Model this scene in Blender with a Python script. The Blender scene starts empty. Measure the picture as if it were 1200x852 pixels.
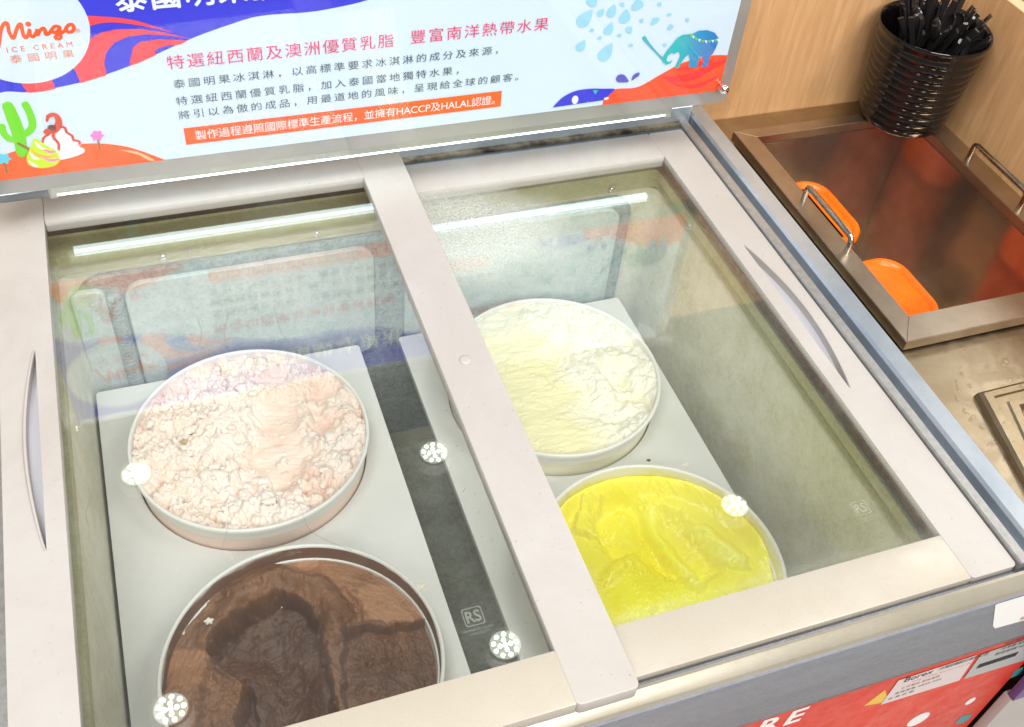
import bpy, bmesh, math, random
import numpy as np
from mathutils import Vector, Matrix, Quaternion
from mathutils.geometry import tessellate_polygon
random.seed(7); rng = np.random.default_rng(11)
S = bpy.context.scene
COL = S.collection
PI = math.pi

# ------------------------------------------------------------------ camera
CR = [[0.94143, -0.32745, 0.08051], [-0.18482, -0.70078, -0.68901], [0.28203, 0.63378, -0.72026]]
CP = Vector((0.13058905, -0.95388855, 0.7902286)); CF = 1229.588
cd = bpy.data.cameras.new('camera'); cam = bpy.data.objects.new('camera', cd); COL.objects.link(cam)
cd.sensor_width = 36; cd.lens = 36 * CF / 1200; cd.clip_start = .01; cd.clip_end = 50
m = Matrix(((CR[0][0], -CR[1][0], -CR[2][0]), (CR[0][1], -CR[1][1], -CR[2][1]), (CR[0][2], -CR[1][2], -CR[2][2]))).to_4x4()
m.translation = CP
cam.matrix_world = m
S.camera = cam

# ------------------------------------------------------------------ light
W = bpy.data.worlds.new('World'); S.world = W; W.use_nodes = True
bgn = W.node_tree.nodes['Background']; bgn.inputs[0].default_value = (1, .98, .95, 1); bgn.inputs[1].default_value = .17
def area(name, loc, target, sx, sy, power, col):
    l = bpy.data.lights.new(name, 'AREA'); l.shape = 'RECTANGLE'; l.size = sx; l.size_y = sy; l.energy = power; l.color = col
    o = bpy.data.objects.new(name, l); COL.objects.link(o); o.location = loc
    o.rotation_euler = (Vector(target) - Vector(loc)).to_track_quat('-Z', 'Y').to_euler()
    return o
area('added_area_light', (-.1, -.75, 2.1), (.4, -.25, 0), 1.1, .7, 36, (1, .985, .965))  # unseen overhead lamp added as the main light
area('added_area_light', (1.7, -0.9, 2.1), (.8, -.2, 0), .8, .8, 20, (1, .95, .88))  # unseen lamp added to brighten the right side
area('added_area_light', (0.2, -3.0, 2.0), (.4, -.1, 0), 2.2, 1.0, 84, (1, .965, .92))  # unseen frontal lamp added to brighten the upright sign
area('added_area_light', (4.0, .9, 2.1), (1.0, -.2, 0), 1.3, 1.5, 30, (1, .96, .88))  # unseen lamp added for highlights on counter, frame and rails
S.view_settings.view_transform = 'Standard'; S.view_settings.look = 'None'; S.view_settings.gamma = 1
S.view_settings.use_curve_mapping = False; S.view_settings.exposure = 0.3
S.render.engine = 'CYCLES'
S.cycles.transparent_max_bounces = 16; S.cycles.max_bounces = 10; S.cycles.caustics_reflective = True; S.cycles.blur_glossy = 1.0; S.cycles.sample_clamp_indirect = 6; S.cycles.caustics_refractive = False

# ------------------------------------------------------------------ materials
def srgb(r, g, b):
    f = lambda c: ((c / 255) / 12.92 if c / 255 <= .04045 else ((c / 255 + .055) / 1.055) ** 2.4)
    return (f(r), f(g), f(b), 1)
class NT:
    def __init__(s, name):
        s.m = bpy.data.materials.new(name); s.m.use_nodes = True; s.t = s.m.node_tree
        s.b = s.t.nodes['Principled BSDF']; s.out = s.t.nodes['Material Output']
    def n(s, typ, **k):
        o = s.t.nodes.new(typ)
        for a, v in k.items():
            if a.startswith('i_'):
                key = a[2:]; key = int(key) if key.isdigit() else key.replace('_', ' ')
                o.inputs[key].default_value = v
            else: setattr(o, a, v)
        return o
    def l(s, a, b): s.t.links.new(a, b)
    def coord(s, scale=(1, 1, 1), rot=(0, 0, 0)):
        g = s.n('ShaderNodeNewGeometry'); mp = s.n('ShaderNodeMapping'); mp.inputs['Scale'].default_value = scale; mp.inputs['Rotation'].default_value = rot
        s.l(g.outputs['Position'], mp.inputs['Vector']); return mp.outputs[0]
    def noise(s, scale, co=None, detail=6, rough=.6, dist=0):
        x = s.n('ShaderNodeTexNoise'); x.inputs['Scale'].default_value = scale; x.inputs['Detail'].default_value = detail
        x.inputs['Roughness'].default_value = rough; x.inputs['Distortion'].default_value = dist
        s.l(co if co is not None else s.coord(), x.inputs['Vector']); return x.outputs['Fac']
    def ramp(s, fac, stops):
        r = s.n('ShaderNodeValToRGB'); e = r.color_ramp.elements
        while len(e) < len(stops): e.new(.5)
        for i, (p, c) in enumerate(stops):
            e[i].position = p; e[i].color = c if len(c) == 4 else (*c, 1)
        s.l(fac, r.inputs[0]); return r.outputs[0]
    def mix(s, fac, a, b):
        x = s.n('ShaderNodeMix', data_type='RGBA')
        for v, i in ((fac, 0), (a, 6), (b, 7)):
            if hasattr(v, 'links') or hasattr(v, 'is_linked'): s.l(v, x.inputs[i])
            else: x.inputs[i].default_value = v
        return x.outputs[2]
    def math(s, op, a, b=0.0, c=None):
        x = s.n('ShaderNodeMath', operation=op)
        for i, v in enumerate((a, b) if c is None else (a, b, c)):
            if hasattr(v, 'is_linked'): s.l(v, x.inputs[i])
            else: x.inputs[i].default_value = v
        return x.outputs[0]
    def maprange(s, v, a, b, c=0., d=1., smooth=True):
        x = s.n('ShaderNodeMapRange'); x.interpolation_type = 'SMOOTHSTEP' if smooth else 'LINEAR'
        s.l(v, x.inputs[0])
        for i, q in enumerate((a, b, c, d)): x.inputs[i + 1].default_value = q
        return x.outputs[0]
    def bump(s, h, strength=.3, dist=.001):
        b = s.n('ShaderNodeBump'); b.inputs['Strength'].default_value = strength; b.inputs['Distance'].default_value = dist
        s.l(h, b.inputs['Height']); s.l(b.outputs[0], s.b.inputs['Normal'])
    def set(s, **k):
        for a, v in k.items():
            i = s.b.inputs[a.replace('_', ' ')]
            if hasattr(v, 'is_linked'): s.l(v, i)
            else: i.default_value = v
        return s
def flat(name, col, rough=.5, metal=0., **k):
    n = NT(name); n.set(Base_Color=col, Roughness=rough, Metallic=metal, **k)
    return n.m
def worn(name, col, col2, rough=.35, metal=0., sc=9, bs=.15, stretch=(1, 1, 1)):
    n = NT(name); c = n.coord(stretch)
    f = n.noise(sc, c, 8, .65); n.set(Base_Color=n.ramp(f, [(.35, col2), (.62, col)]), Metallic=metal)
    g = n.noise(sc * 14, c, 4); n.set(Roughness=n.maprange(g, .3, .7, rough * .75, rough * 1.3)); n.bump(g, bs, .0004)
    return n.m
def brushed(name, col, col2, stretch, rough=.28, metal=1., sc=30, bs=.02):
    n = NT(name); c = n.coord(tuple(q * 2.5 for q in stretch)); f = n.noise(70, c, 3); d = n.noise(9, None, 7, .7)
    base = n.mix(n.maprange(d, .35, .65), col, col2)
    n.set(Base_Color=base, Metallic=metal, Roughness=n.maprange(f, .3, .7, rough * .85, rough * 1.15)); 
    if bs: n.bump(f, bs, .00005)
    return n.m
M = {}
n_ = NT('lid_white_plastic'); a_ = n_.noise(4, None, 8, .7, .5); b_ = n_.noise(260, None, 2, .5); c_ = n_.noise(34, n_.coord((8, 1, 1), (0, 0, .5)), 5, .7)
k_ = n_.mix(n_.maprange(a_, .35, .68), srgb(181, 178, 174), srgb(171, 166, 161)); k_ = n_.mix(n_.maprange(b_, .70, .76, 0, .45), k_, srgb(110, 92, 76)); k_ = n_.mix(n_.maprange(c_, .66, .74, 0, .18), k_, srgb(140, 130, 124))
n_.set(Base_Color=k_, Roughness=n_.maprange(a_, .3, .7, .26, .5)); n_.bump(c_, .05, .0003); M['lid_white'] = n_.m
M['lid_warm_lit'] = worn('lid_warm_lit_plastic', srgb(178, 172, 160), srgb(173, 166, 152), .28, 0, 3, .02)  # lid plastic with the warm light on the front bars painted in
M['recess'] = flat('grip_recess_plastic', srgb(176, 176, 182), .4)
M['seal'] = worn('brown_grimy_seal', srgb(96, 66, 46), srgb(40, 26, 20), .6, 0, 90)
M['galv'] = worn('galvanised_rail', srgb(176, 176, 174), srgb(158, 158, 156), .36, .6, 160, .2)
M['alu'] = brushed('grey_rail', srgb(196, 206, 216), srgb(178, 190, 202), (30, 1, 30), .34, .7)
M['alu_dark'] = brushed('dark_channel', srgb(118, 130, 142), srgb(84, 94, 104), (20, 1, 20), .35, .6)
M['front_rail'] = brushed('cream_front_rail', srgb(190, 184, 168), srgb(182, 175, 157), (1, 20, 20), .34, .6)
M['grime_rail'] = worn('grimy_rear_track', srgb(150, 140, 118), srgb(58, 44, 32), .45, .4, 40)
M['fascia'] = worn('blue_grey_fascia', srgb(126, 130, 140), srgb(112, 116, 126), .35, .15, 7, .05, (1, 1, 6))
M['fascia_shaded'] = worn('shaded_fascia_underside', srgb(104, 106, 108), srgb(86, 88, 90), .4, .1, 8)  # fascia grey darkened to paint the shadow band beneath it
M['red'] = worn('red_graphic_panel', srgb(210, 58, 34), srgb(200, 52, 30), .42, 0, 4, .02)
M['white_print'] = flat('white_print', srgb(236, 236, 234), .4)
M['yellow_print'] = flat('yellow_print', srgb(230, 184, 50), .4)
M['teal_print'] = flat('teal_print', srgb(66, 140, 146), .4)
M['sticker'] = flat('sticker_white', srgb(214, 200, 200), .35)
M['sticker_grey'] = flat('sticker_grey', srgb(170, 172, 172), .35)
M['ink'] = flat('black_ink', srgb(40, 38, 42), .5)
M['ink_red'] = flat('red_ink', srgb(190, 60, 56), .5)
M['board'] = worn('white_board_plastic', srgb(222, 221, 218), srgb(211, 211, 207), .4, 0, 6, .05)
M['tub'] = flat('white_tub_plastic', srgb(232, 231, 226), .35)
M['orange'] = worn('orange_plastic', srgb(255, 112, 8), srgb(246, 100, 6), .34, 0, 30, .05)
M['black_gloss'] = flat('black_glossy_plastic', (.006, .005, .005, 1), .07)
M['spoon'] = flat('black_spoon_plastic', (.020, .018, .018, 1), .16)
M['chrome'] = flat('chrome', (.8, .8, .8, 1), .12, 1.)
M['dark'] = flat('dark_gap', (.01, .01, .012, 1), .6)
M['plug'] = flat('plug_plastic', srgb(176, 170, 168), .35)
M['steel'] = brushed('steel_counter', srgb(180, 166, 142), srgb(160, 144, 118), (1, 16, 1), .34)
n_ = NT('wet_steel'); d_ = n_.noise(11, None, 7, .7); c_ = n_.noise(150, n_.coord((1, 14, 1)), 3); w_ = n_.noise(22, None, 7, .7, 1.2)
n_.set(Base_Color=n_.mix(n_.maprange(d_, .35, .65), srgb(184, 170, 146), srgb(170, 154, 128)), Metallic=1., Roughness=n_.math('ADD', n_.maprange(w_, .40, .60, .30, .40), n_.math('MULTIPLY', c_, .05)))
n_.bump(c_, .02, .0001); M['wet_steel'] = n_.m
M['steel_frame'] = brushed('steel_frame', srgb(196, 184, 168), srgb(178, 164, 146), (1, 12, 1), .36)
M['handle_steel'] = brushed('steel_handle', srgb(190, 184, 172), srgb(150, 142, 126), (1, 20, 1), .25)
M['steel_basin'] = brushed('steel_basin', srgb(224, 208, 190), srgb(204, 186, 164), (14, 14, 1), .10, .95, 30, 0)
M['debris'] = flat('brown_debris', srgb(90, 70, 50), .8)
M['purple'] = flat('purple_strip', srgb(96, 74, 130), .4)
M['floor'] = worn('pale_floor_tile', srgb(206, 204, 200), srgb(190, 188, 184), .3)
def wood(name, stretch, c1, c2, rot=(0, 0, 0)):
    n = NT(name); c = n.coord(stretch, rot)
    f = n.noise(14, c, 8, .62, .4); g = n.noise(90, c, 4)
    col = n.ramp(f, [(.3, c2), (.5, n_mid(c1, c2)), (.7, c1)])
    col = n.mix(n.maprange(g, .35, .75, 0, .35), col, c2)
    n.set(Base_Color=col, Roughness=.42); n.bump(g, .1, .0004); return n.m
def n_mid(a, b): return tuple((x + y) / 2 for x, y in zip(a, b))
M['wood'] = wood('light_oak_laminate', (7, 7, .6), srgb(208, 168, 122), srgb(186, 142, 98), (0, .12, 0))
M['wood_edge'] = wood('pale_edge_band', (2, 1, 2), srgb(236, 206, 164), srgb(224, 190, 146))
def frost(name, base, base2, fr, amt, sc, zsplit=None):
    n = NT(name); f = n.noise(sc, None, 9, .72); g = n.noise(240, None, 4, .75); h = n.noise(95, None, 4, .7)
    big = n.noise(5, None, 5, .6, .3)
    mask = n.maprange(n.math('ADD', n.math('MULTIPLY', f, .6), n.math('MULTIPLY', big, .5)), .50 - amt, .78 - amt, 0, .65)
    col = n.mix(mask, n.mix(big, base, base2), fr)
    gr = n.maprange(n.math('ADD', n.math('MULTIPLY', g, .6), n.math('MULTIPLY', h, .5)), .44, .66, 0, .38)
    col = n.mix(gr, col, fr)
    col = n.mix(n.maprange(g, .28, .42, .2, 0), col, tuple(q * .45 for q in base[:3]) + (1,))
    n.set(Base_Color=col, Roughness=n.maprange(f, .3, .7, .35, .65)); n.bump(n.math('ADD', n.math('MULTIPLY', h, .8), g), .6, .0015)
    return n.m
M['liner'] = frost('frosted_steel_liner', srgb(184, 180, 152), srgb(206, 202, 168), srgb(232, 232, 220), .08, 26)
M['liner_top'] = frost('olive_liner_lip', srgb(150, 148, 104), srgb(172, 170, 128), srgb(190, 190, 160), -.1, 18)
M['liner_back'] = frost('frosted_back_liner', srgb(118, 130, 126), srgb(138, 150, 146), srgb(206, 214, 212), .0, 20)
M['liner_floor'] = frost('dark_frosted_floor', srgb(124, 126, 106), srgb(150, 152, 130), srgb(196, 200, 188), .0, 40)
M['panel_frost'] = frost('frosted_panel', srgb(168, 184, 182), srgb(186, 200, 198), srgb(222, 228, 226), .05, 30)
# glass: clear sheet that mirrors by its fresnel, with haze where damp or smeared
def glass(name, tint, haze, blur=.03):
    n = NT(name); t = n.t; t.nodes.remove(n.b)
    tr = n.n('ShaderNodeBsdfTransparent'); tr.inputs[0].default_value = tint
    gl = n.n('ShaderNodeBsdfGlossy'); gl.inputs['Roughness'].default_value = 0.0; gl.inputs[0].default_value = (1, 1, 1, 1)
    fr = n.n('ShaderNodeFresnel'); fr.inputs[0].default_value = 1.5
    geo = n.n('ShaderNodeNewGeometry')
    # fresnel seen from the back face uses the same index, so each face mirrors alike
    lw = n.n('ShaderNodeMath', operation='ABSOLUTE'); dot = n.n('ShaderNodeVectorMath', operation='DOT_PRODUCT')
    n.l(geo.outputs['Normal'], dot.inputs[0]); n.l(geo.outputs['Incoming'], dot.inputs[1]); n.l(dot.outputs['Value'], lw.inputs[0])
    om = n.math('POWER', n.math('SUBTRACT', 1.0, lw.outputs[0]), 5.0)
    f0 = .022 if haze is None else .095; F = n.math('ADD', f0, n.math('MULTIPLY', om, 1 - f0))
    gb = n.n('ShaderNodeBsdfGlossy'); gb.inputs['Roughness'].default_value = .11; gb.inputs[0].default_value = (1, 1, 1, 1)
    gm = n.n('ShaderNodeMixShader'); gm.inputs[0].default_value = blur; n.l(gl.outputs[0], gm.inputs[1]); n.l(gb.outputs[0], gm.inputs[2])
    if haze is None: gm = gl
    m1 = n.n('ShaderNodeMixShader'); n.l(F, m1.inputs[0]); n.l(tr.outputs[0], m1.inputs[1]); n.l(gm.outputs[0], m1.inputs[2])
    if haze is None: n.l(m1.outputs[0], n.out.inputs[0]); return n.m
    df = n.n('ShaderNodeBsdfDiffuse'); df.inputs[0].default_value = (.85, .88, .87, 1)
    tl = n.n('ShaderNodeBsdfTranslucent'); tl.inputs[0].default_value = (.85, .88, .87, 1)
    a = n.n('ShaderNodeMixShader'); a.inputs[0].default_value = .4; n.l(df.outputs[0], a.inputs[1]); n.l(tl.outputs[0], a.inputs[2])
    m2 = n.n('ShaderNodeMixShader'); n.l(haze(n), m2.inputs[0]); n.l(m1.outputs[0], m2.inputs[1]); n.l(a.outputs[0], m2.inputs[2])
    n.l(m2.outputs[0], n.out.inputs[0]); return n.m
def sep(n):
    g = n.n('ShaderNodeNewGeometry'); s_ = n.n('ShaderNodeSeparateXYZ'); n.l(g.outputs['Position'], s_.inputs[0]); return s_.outputs
def haze_left(n):
    f = n.noise(7, None, 8, .7, .6); sc = n.noise(60, n.coord((1, 9, 1), (0, 0, .7)), 4, .6)
    v = n.math('MULTIPLY', n.maprange(f, .4, .75, .004, .035), n.maprange(sc, .3, .7, .5, 1.2))
    return v
def haze_right(n):
    p = sep(n); f = n.noise(22, None, 9, .75); fine = n.noise(520, None, 3, .8); big = n.noise(6, None, 4, .5)
    # condensation: a damp patch at the rear left and a thin band along the left and front edges
    dx = n.math('DIVIDE', n.math('SUBTRACT', p[0], .43), .17); dy = n.math('DIVIDE', n.math('SUBTRACT', p[1], -.035), .10)
    r = n.math('ADD', n.math('MULTIPLY', dx, dx), n.math('MULTIPLY', dy, dy))
    patch = n.maprange(n.math('ADD', r, n.math('MULTIPLY', f, .9)), .55, 1.6, .42, 0)
    edge = n.maprange(n.math('ADD', p[0], n.math('MULTIPLY', f, .06)), .432, .462, .22, 0)
    fr = n.maprange(n.math('SUBTRACT', p[1], n.math('MULTIPLY', f, .05)), -.605, -.578, .16, 0)
    s_ = n.math('MAXIMUM', n.math('MAXIMUM', patch, edge), fr)
    grain = n.maprange(fine, .4, .6, .35, 1.1)
    s_ = n.math('MULTIPLY', s_, grain)
    return n.math('ADD', s_, n.maprange(big, .35, .7, .005, .045))
M['glass_l'] = glass('smeared_glass', (.97, .985, .98, 1), haze_left)
M['glass_r'] = glass('damp_glass', (.97, .985, .975, 1), haze_right)
M['acrylic'] = glass('clear_acrylic', (.985, .99, .99, 1), None, 0)
n_ = NT('etched_mark'); n_.set(Base_Color=srgb(200, 208, 198), Roughness=.9); n_.b.inputs['Alpha'].default_value = .2; M['etch'] = n_.m
def emit(name, col, st):
    n = NT(name); n.set(Base_Color=(.8, .8, .8, 1)); n.b.inputs['Emission Color'].default_value = col; n.b.inputs['Emission Strength'].default_value = st; return n.m
M['led'] = emit('led_diffuser_lit', (.74, .93, 1, 1), 4.5)
M['led_body'] = flat('led_grey_housing', srgb(166, 170, 162), .35, .3)
M['spot_led'] = emit('spot_led_lit', (1, .99, .86, 1), 11)
M['spot_glow'] = emit('spot_glow_lit', (.9, 1, .82, 1), 1.9)
M['spot_body'] = flat('spot_housing', (.5, .5, .5, 1), .4)

# ------------------------------------------------------------------ object helpers
LOC = {}
def thing(name, label, cat, loc=(0, 0, 0), group=None):
    o = bpy.data.objects.new(name, None); COL.objects.link(o); o.location = loc; o.empty_display_size = .05
    o['label'] = label; o['category'] = cat
    if group: o['group'] = group
    LOC[o.name] = Vector(loc); return o
def tag(o, label=None, cat=None, group=None, kind=None):
    for k, v in (('label', label), ('category', cat), ('group', group), ('kind', kind)):
        if v: o[k] = v
    return o
def link(name, me, mat, parent=None, smooth=None, label=None):
    mats = mat if isinstance(mat, (list, tuple)) else [mat]
    me.name = name
    for q in mats: me.materials.append(q)
    o = bpy.data.objects.new(name, me); COL.objects.link(o)
    off = Vector((0, 0, 0))
    if parent is not None:
        o.parent = parent; off = LOC.get(parent.name, Vector((0, 0, 0)))
        if off.length: me.transform(Matrix.Translation(-off))
    LOC[o.name] = off
    if smooth: me.polygons.foreach_set('use_smooth', [True] * len(me.polygons)); me.set_sharp_from_angle(angle=math.radians(smooth))
    if label: o['label'] = label
    return o
def bmlink(name, bm, mat, parent=None, smooth=None, label=None):
    bmesh.ops.recalc_face_normals(bm, faces=bm.faces)
    me = bpy.data.meshes.new(name); bm.to_mesh(me); bm.free(); return link(name, me, mat, parent, smooth, label)
def abox(bm, x0, x1, y0, y1, z0, z1, bev=0, seg=2):
    r = bmesh.ops.create_cube(bm, size=1); vs = r['verts']
    for v in vs: v.co = Vector(((x0 + x1) / 2 + v.co.x * (x1 - x0), (y0 + y1) / 2 + v.co.y * (y1 - y0), (z0 + z1) / 2 + v.co.z * (z1 - z0)))
    if bev:
        es = list({e for v in vs for e in v.link_edges}); bmesh.ops.bevel(bm, geom=es, offset=bev, segments=seg, affect='EDGES', profile=.6)
def box(name, x0, x1, y0, y1, z0, z1, mat, parent=None, bev=.0012, label=None):
    bm = bmesh.new(); abox(bm, min(x0, x1), max(x0, x1), min(y0, y1), max(y0, y1), min(z0, z1), max(z0, z1), bev)
    return bmlink(name, bm, mat, parent, 40, label)
def extrude_profile(name, prof, axis, a, b, mat, parent=None, bev=0, label=None):
    """prof: closed list of 2D points; axis 'x' -> prof=(y,z), axis 'y' -> prof=(x,z)"""
    bm = bmesh.new(); f = lambda t, p: Vector((t, p[0], p[1])) if axis == 'x' else Vector((p[0], t, p[1]))
    A = [bm.verts.new(f(a, p)) for p in prof]; B = [bm.verts.new(f(b, p)) for p in prof]; n = len(prof)
    bm.faces.new(A); bm.faces.new(B[::-1])
    for i in range(n): bm.faces.new((A[i], A[(i + 1) % n], B[(i + 1) % n], B[i]))
    if bev: bmesh.ops.bevel(bm, geom=[e for e in bm.edges], offset=bev, segments=1, affect='EDGES')
    return bmlink(name, bm, mat, parent, 35, label)
def tube(name, pts, r, mat, parent=None, n=8, cyc=False, label=None, flat_axis=None, flat_s=1.):
    bm = bmesh.new(); tube_into(bm, pts, r, n, cyc, flat_axis, flat_s); return bmlink(name, bm, mat, parent, 50, label)
def tube_into(bm, pts, r, n=8, cyc=False, flat_axis=None, flat_s=1.):
    pts = [Vector(p) for p in pts]; N = len(pts); rs = r if isinstance(r, (list, tuple)) else [r] * N
    rings = []; up = None
    for i, p in enumerate(pts):
        a = pts[(i - 1) % N] if (cyc or i) else p; b = pts[(i + 1) % N] if (cyc or i < N - 1) else p
        t = (b - a).normalized()
        if up is None: up = t.orthogonal().normalized()
        up = (up - t * up.dot(t)).normalized(); w = t.cross(up)
        ring = []
        for k in range(n):
            q = 2 * PI * k / n; d = (up * math.cos(q) + w * math.sin(q)) * rs[i]
            if flat_axis is not None: d[flat_axis] *= flat_s
            ring.append(bm.verts.new(p + d))
        rings.append(ring)
    for i in range(N if cyc else N - 1):
        A = rings[i]; B = rings[(i + 1) % N]
        for k in range(n): bm.faces.new((A[k], A[(k + 1) % n], B[(k + 1) % n], B[k]))
    if not cyc: bm.faces.new(rings[0][::-1]); bm.faces.new(rings[-1])
def smooth_pts(P, k=6, cyc=False):
    P = [Vector(p) for p in P]; N = len(P); out = []
    for i in range(N if cyc else N - 1):
        p0 = P[(i - 1) % N] if (cyc or i) else P[0]; p1 = P[i]; p2 = P[(i + 1) % N]; p3 = P[(i + 2) % N] if (cyc or i + 2 < N) else P[-1]
        for j in range(k):
            t = j / k
            out.append(.5 * ((2 * p1) + (p2 - p0) * t + (2 * p0 - 5 * p1 + 4 * p2 - p3) * t * t + (3 * p1 - p0 - 3 * p2 + p3) * t ** 3))
    if not cyc: out.append(P[-1])
    return out
def lathe(bm, prof, cx, cy, n=64, close=False):
    rings = []
    for r, z in prof:
        if r < 1e-6: rings.append([bm.verts.new((cx, cy, z))]); continue
        rings.append([bm.verts.new((cx + r * math.cos(2 * PI * k / n), cy + r * math.sin(2 * PI * k / n), z)) for k in range(n)])
    for A, B in zip(rings[:-1], rings[1:]):
        for k in range(n):
            q = (k + 1) % n
            if len(A) == 1: bm.faces.new((A[0], B[k], B[q]))
            elif len(B) == 1: bm.faces.new((A[k], A[q], B[0]))
            else: bm.faces.new((A[k], A[q], B[q], B[k]))
def ray(px, py):
    a, b, c = (px - 600) / CF, (py - 426) / CF, 1.0
    return Vector((CR[0][0] * a + CR[1][0] * b + CR[2][0], CR[0][1] * a + CR[1][1] * b + CR[2][1], CR[0][2] * a + CR[1][2] * b + CR[2][2]))
def on(px, py, ax, v):                     # where the sight line through a photo point meets an axis plane
    d = ray(px, py); return CP + d * ((v - CP[ax]) / d[ax])

# flat-outline solids: an outline (with holes) extruded along an axis through a 2D curve
def outline_solid(name, outer, holes, thick, mat, parent, to_world, bev=0, label=None):
    cu = bpy.data.curves.new(name, 'CURVE'); cu.dimensions = '2D'; cu.fill_mode = 'BOTH'; cu.extrude = thick / 2; cu.bevel_depth = bev; cu.bevel_resolution = 1
    for loop in [outer] + holes:
        sp = cu.splines.new('POLY'); sp.points.add(len(loop) - 1)
        for i, p in enumerate(loop): sp.points[i].co = (p[0], p[1], 0, 1)
        sp.use_cyclic_u = True
    o = bpy.data.objects.new(name, cu); COL.objects.link(o)
    bpy.context.view_layer.update()
    me = bpy.data.meshes.new_from_object(o.evaluated_get(bpy.context.evaluated_depsgraph_get()))
    bpy.data.objects.remove(o); bpy.data.curves.remove(cu)
    for v in me.vertices: v.co = to_world(v.co)
    me.materials.clear()
    return link(name, me, mat, parent, 35, label)

# ================================================================== FREEZER
fz = thing('ice_cream_freezer', 'white chest ice cream freezer with metal rails and red printed front', 'freezer', (.38, -.26, -.85))
G = M
# right rails (run front to back)
YF, YBK = -.6235, .132
def rail(name, prof, mat, y0=YF, y1=.118): return extrude_profile(name, prof, 'y', y0, y1, mat, fz)
for s_, x0 in ((1, .8125), (-1, -.0515)):
    X = lambda d: x0 + s_ * d
    rail('inner_rail', [(X(0), -.04), (X(0), .002), (X(.0012), .0035), (X(.0105), .0035), (X(.0115), .001), (X(.0115), -.04)], G['galv'])
    rail('rail_channel', [(X(.0118), -.04), (X(.0118), -.006), (X(.0185), -.006), (X(.0185), -.04)], G['alu_dark'])
    rail('outer_rail', [(X(.0188), -.04), (X(.0188), .006), (X(.0215), .0095), (X(.041), .0105), (X(.0445), .007), (X(.0445), -.04)], G['alu'], -.6425, .1325)
# rear tracks (run left to right)
def rrail(name, prof, mat, x0=-.063, x1=.824): return extrude_profile(name, prof, 'x', x0, x1, mat, fz)
rrail('rear_track', [(.102, -.04), (.102, -.004), (.1035, -.002), (.108, -.002), (.109, -.006), (.109, -.04)], G['alu_dark'])
rrail('rear_track', [(.1092, -.04), (.1092, .001), (.117, .001), (.117, -.04)], G['grime_rail'])
rrail('rear_rim', [(.1172, -.04), (.1172, .022), (.119, .0235), (.131, .0235), (.132, .022), (.132, -.04)], G['alu'], -.07, .8300)
rrail('rear_ledge', [(.099, -.03), (.099, -.017), (.102, -.017), (.102, -.03)], G['dark'])
# front rail
extrude_profile('front_rail', [(-.6235, -.04), (-.6235, -.026), (-.6275, -.026), (-.6285, -.0015), (-.6315, -.001), (-.6415, -.0075), (-.6435, -.011), (-.6435, -.04)], 'x', -.09, .8312, G['front_rail'], fz)
extrude_profile('front_fascia', [(-.6422, -.0125), (-.6455, -.0145), (-.6455, -.114), (-.644, -.117), (-.60, -.117), (-.60, -.0125)][::-1], 'x', -.095, .90, G['fascia'], fz)
extrude_profile('fascia_underside', [(-.6395, -.1172), (-.634, -.152), (-.60, -.152), (-.60, -.1172)], 'x', -.095, .90, G['fascia_shaded'], fz)
fr_panel = box('front_panel', -.095, .937, -.6335, -.60, -.95, -.1525, G['red'], fz, .002)
box('side_panel', -.10, -.085, -.64, .13, -.95, -.013, G['lid_white'], fz, .002)
box('rear_panel', -.085, .85, .122, .132, -.95, -.042, G['lid_white'], fz, .001)
# interior liner: top lip, then walls with draft
def ring_liner(name, loops, mat, corner=.02, thing_=None):
    bm = bmesh.new(); rings = []
    for (x0, x1, y0, y1, z, r) in loops:
        ring = []
        for cx, cy, a0 in ((x1 - r, y1 - r, 0), (x0 + r, y1 - r, 90), (x0 + r, y0 + r, 180), (x1 - r, y0 + r, 270)):
            for k in range(7):
                a = math.radians(a0 + 15 * k); ring.append(bm.verts.new((cx + r * math.cos(a), cy + r * math.sin(a), z)))
        rings.append(ring)
    for A, B in zip(rings[:-1], rings[1:]):
        n = len(A)
        for k in range(n): bm.faces.new((A[k], A[(k + 1) % n], B[(k + 1) % n], B[k]))
    return bmlink(name, bm, mat, fz, 30)
ring_liner('liner_lip', [(-.052, .8125, -.6235, .099, -.030, .004), (-.052, .8125, -.6235, .099, -.034, .004), (-.002, .764, -.585, .064, -.034, .006), (-.001, .763, -.584, .063, -.047, .006),
                         (-.006, .770, -.588, .068, -.050, .008), (-.005, .7695, -.588, .068, -.066, .008), (-.009, .774, -.592, .072, -.069, .012)], G['liner_top'])
LIN = [(-.0095, .7745, -.5925, .0725, -.069, .02), (-.006, .772, -.590, .071, -.09, .028), (.0, .757, -.583, .066, -.30, .03), (.004, .752, -.579, .062, -.50, .03)]
ring_liner('liner_wall', LIN, G['liner'])
box('liner_floor', -.01, .78, -.60, .08, -.51, -.498, G['liner_floor'], fz, 0)
def yb(z): return .071 + (.066 - .071) * (-.09 - z) / .21 if z > -.30 else .066
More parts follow.
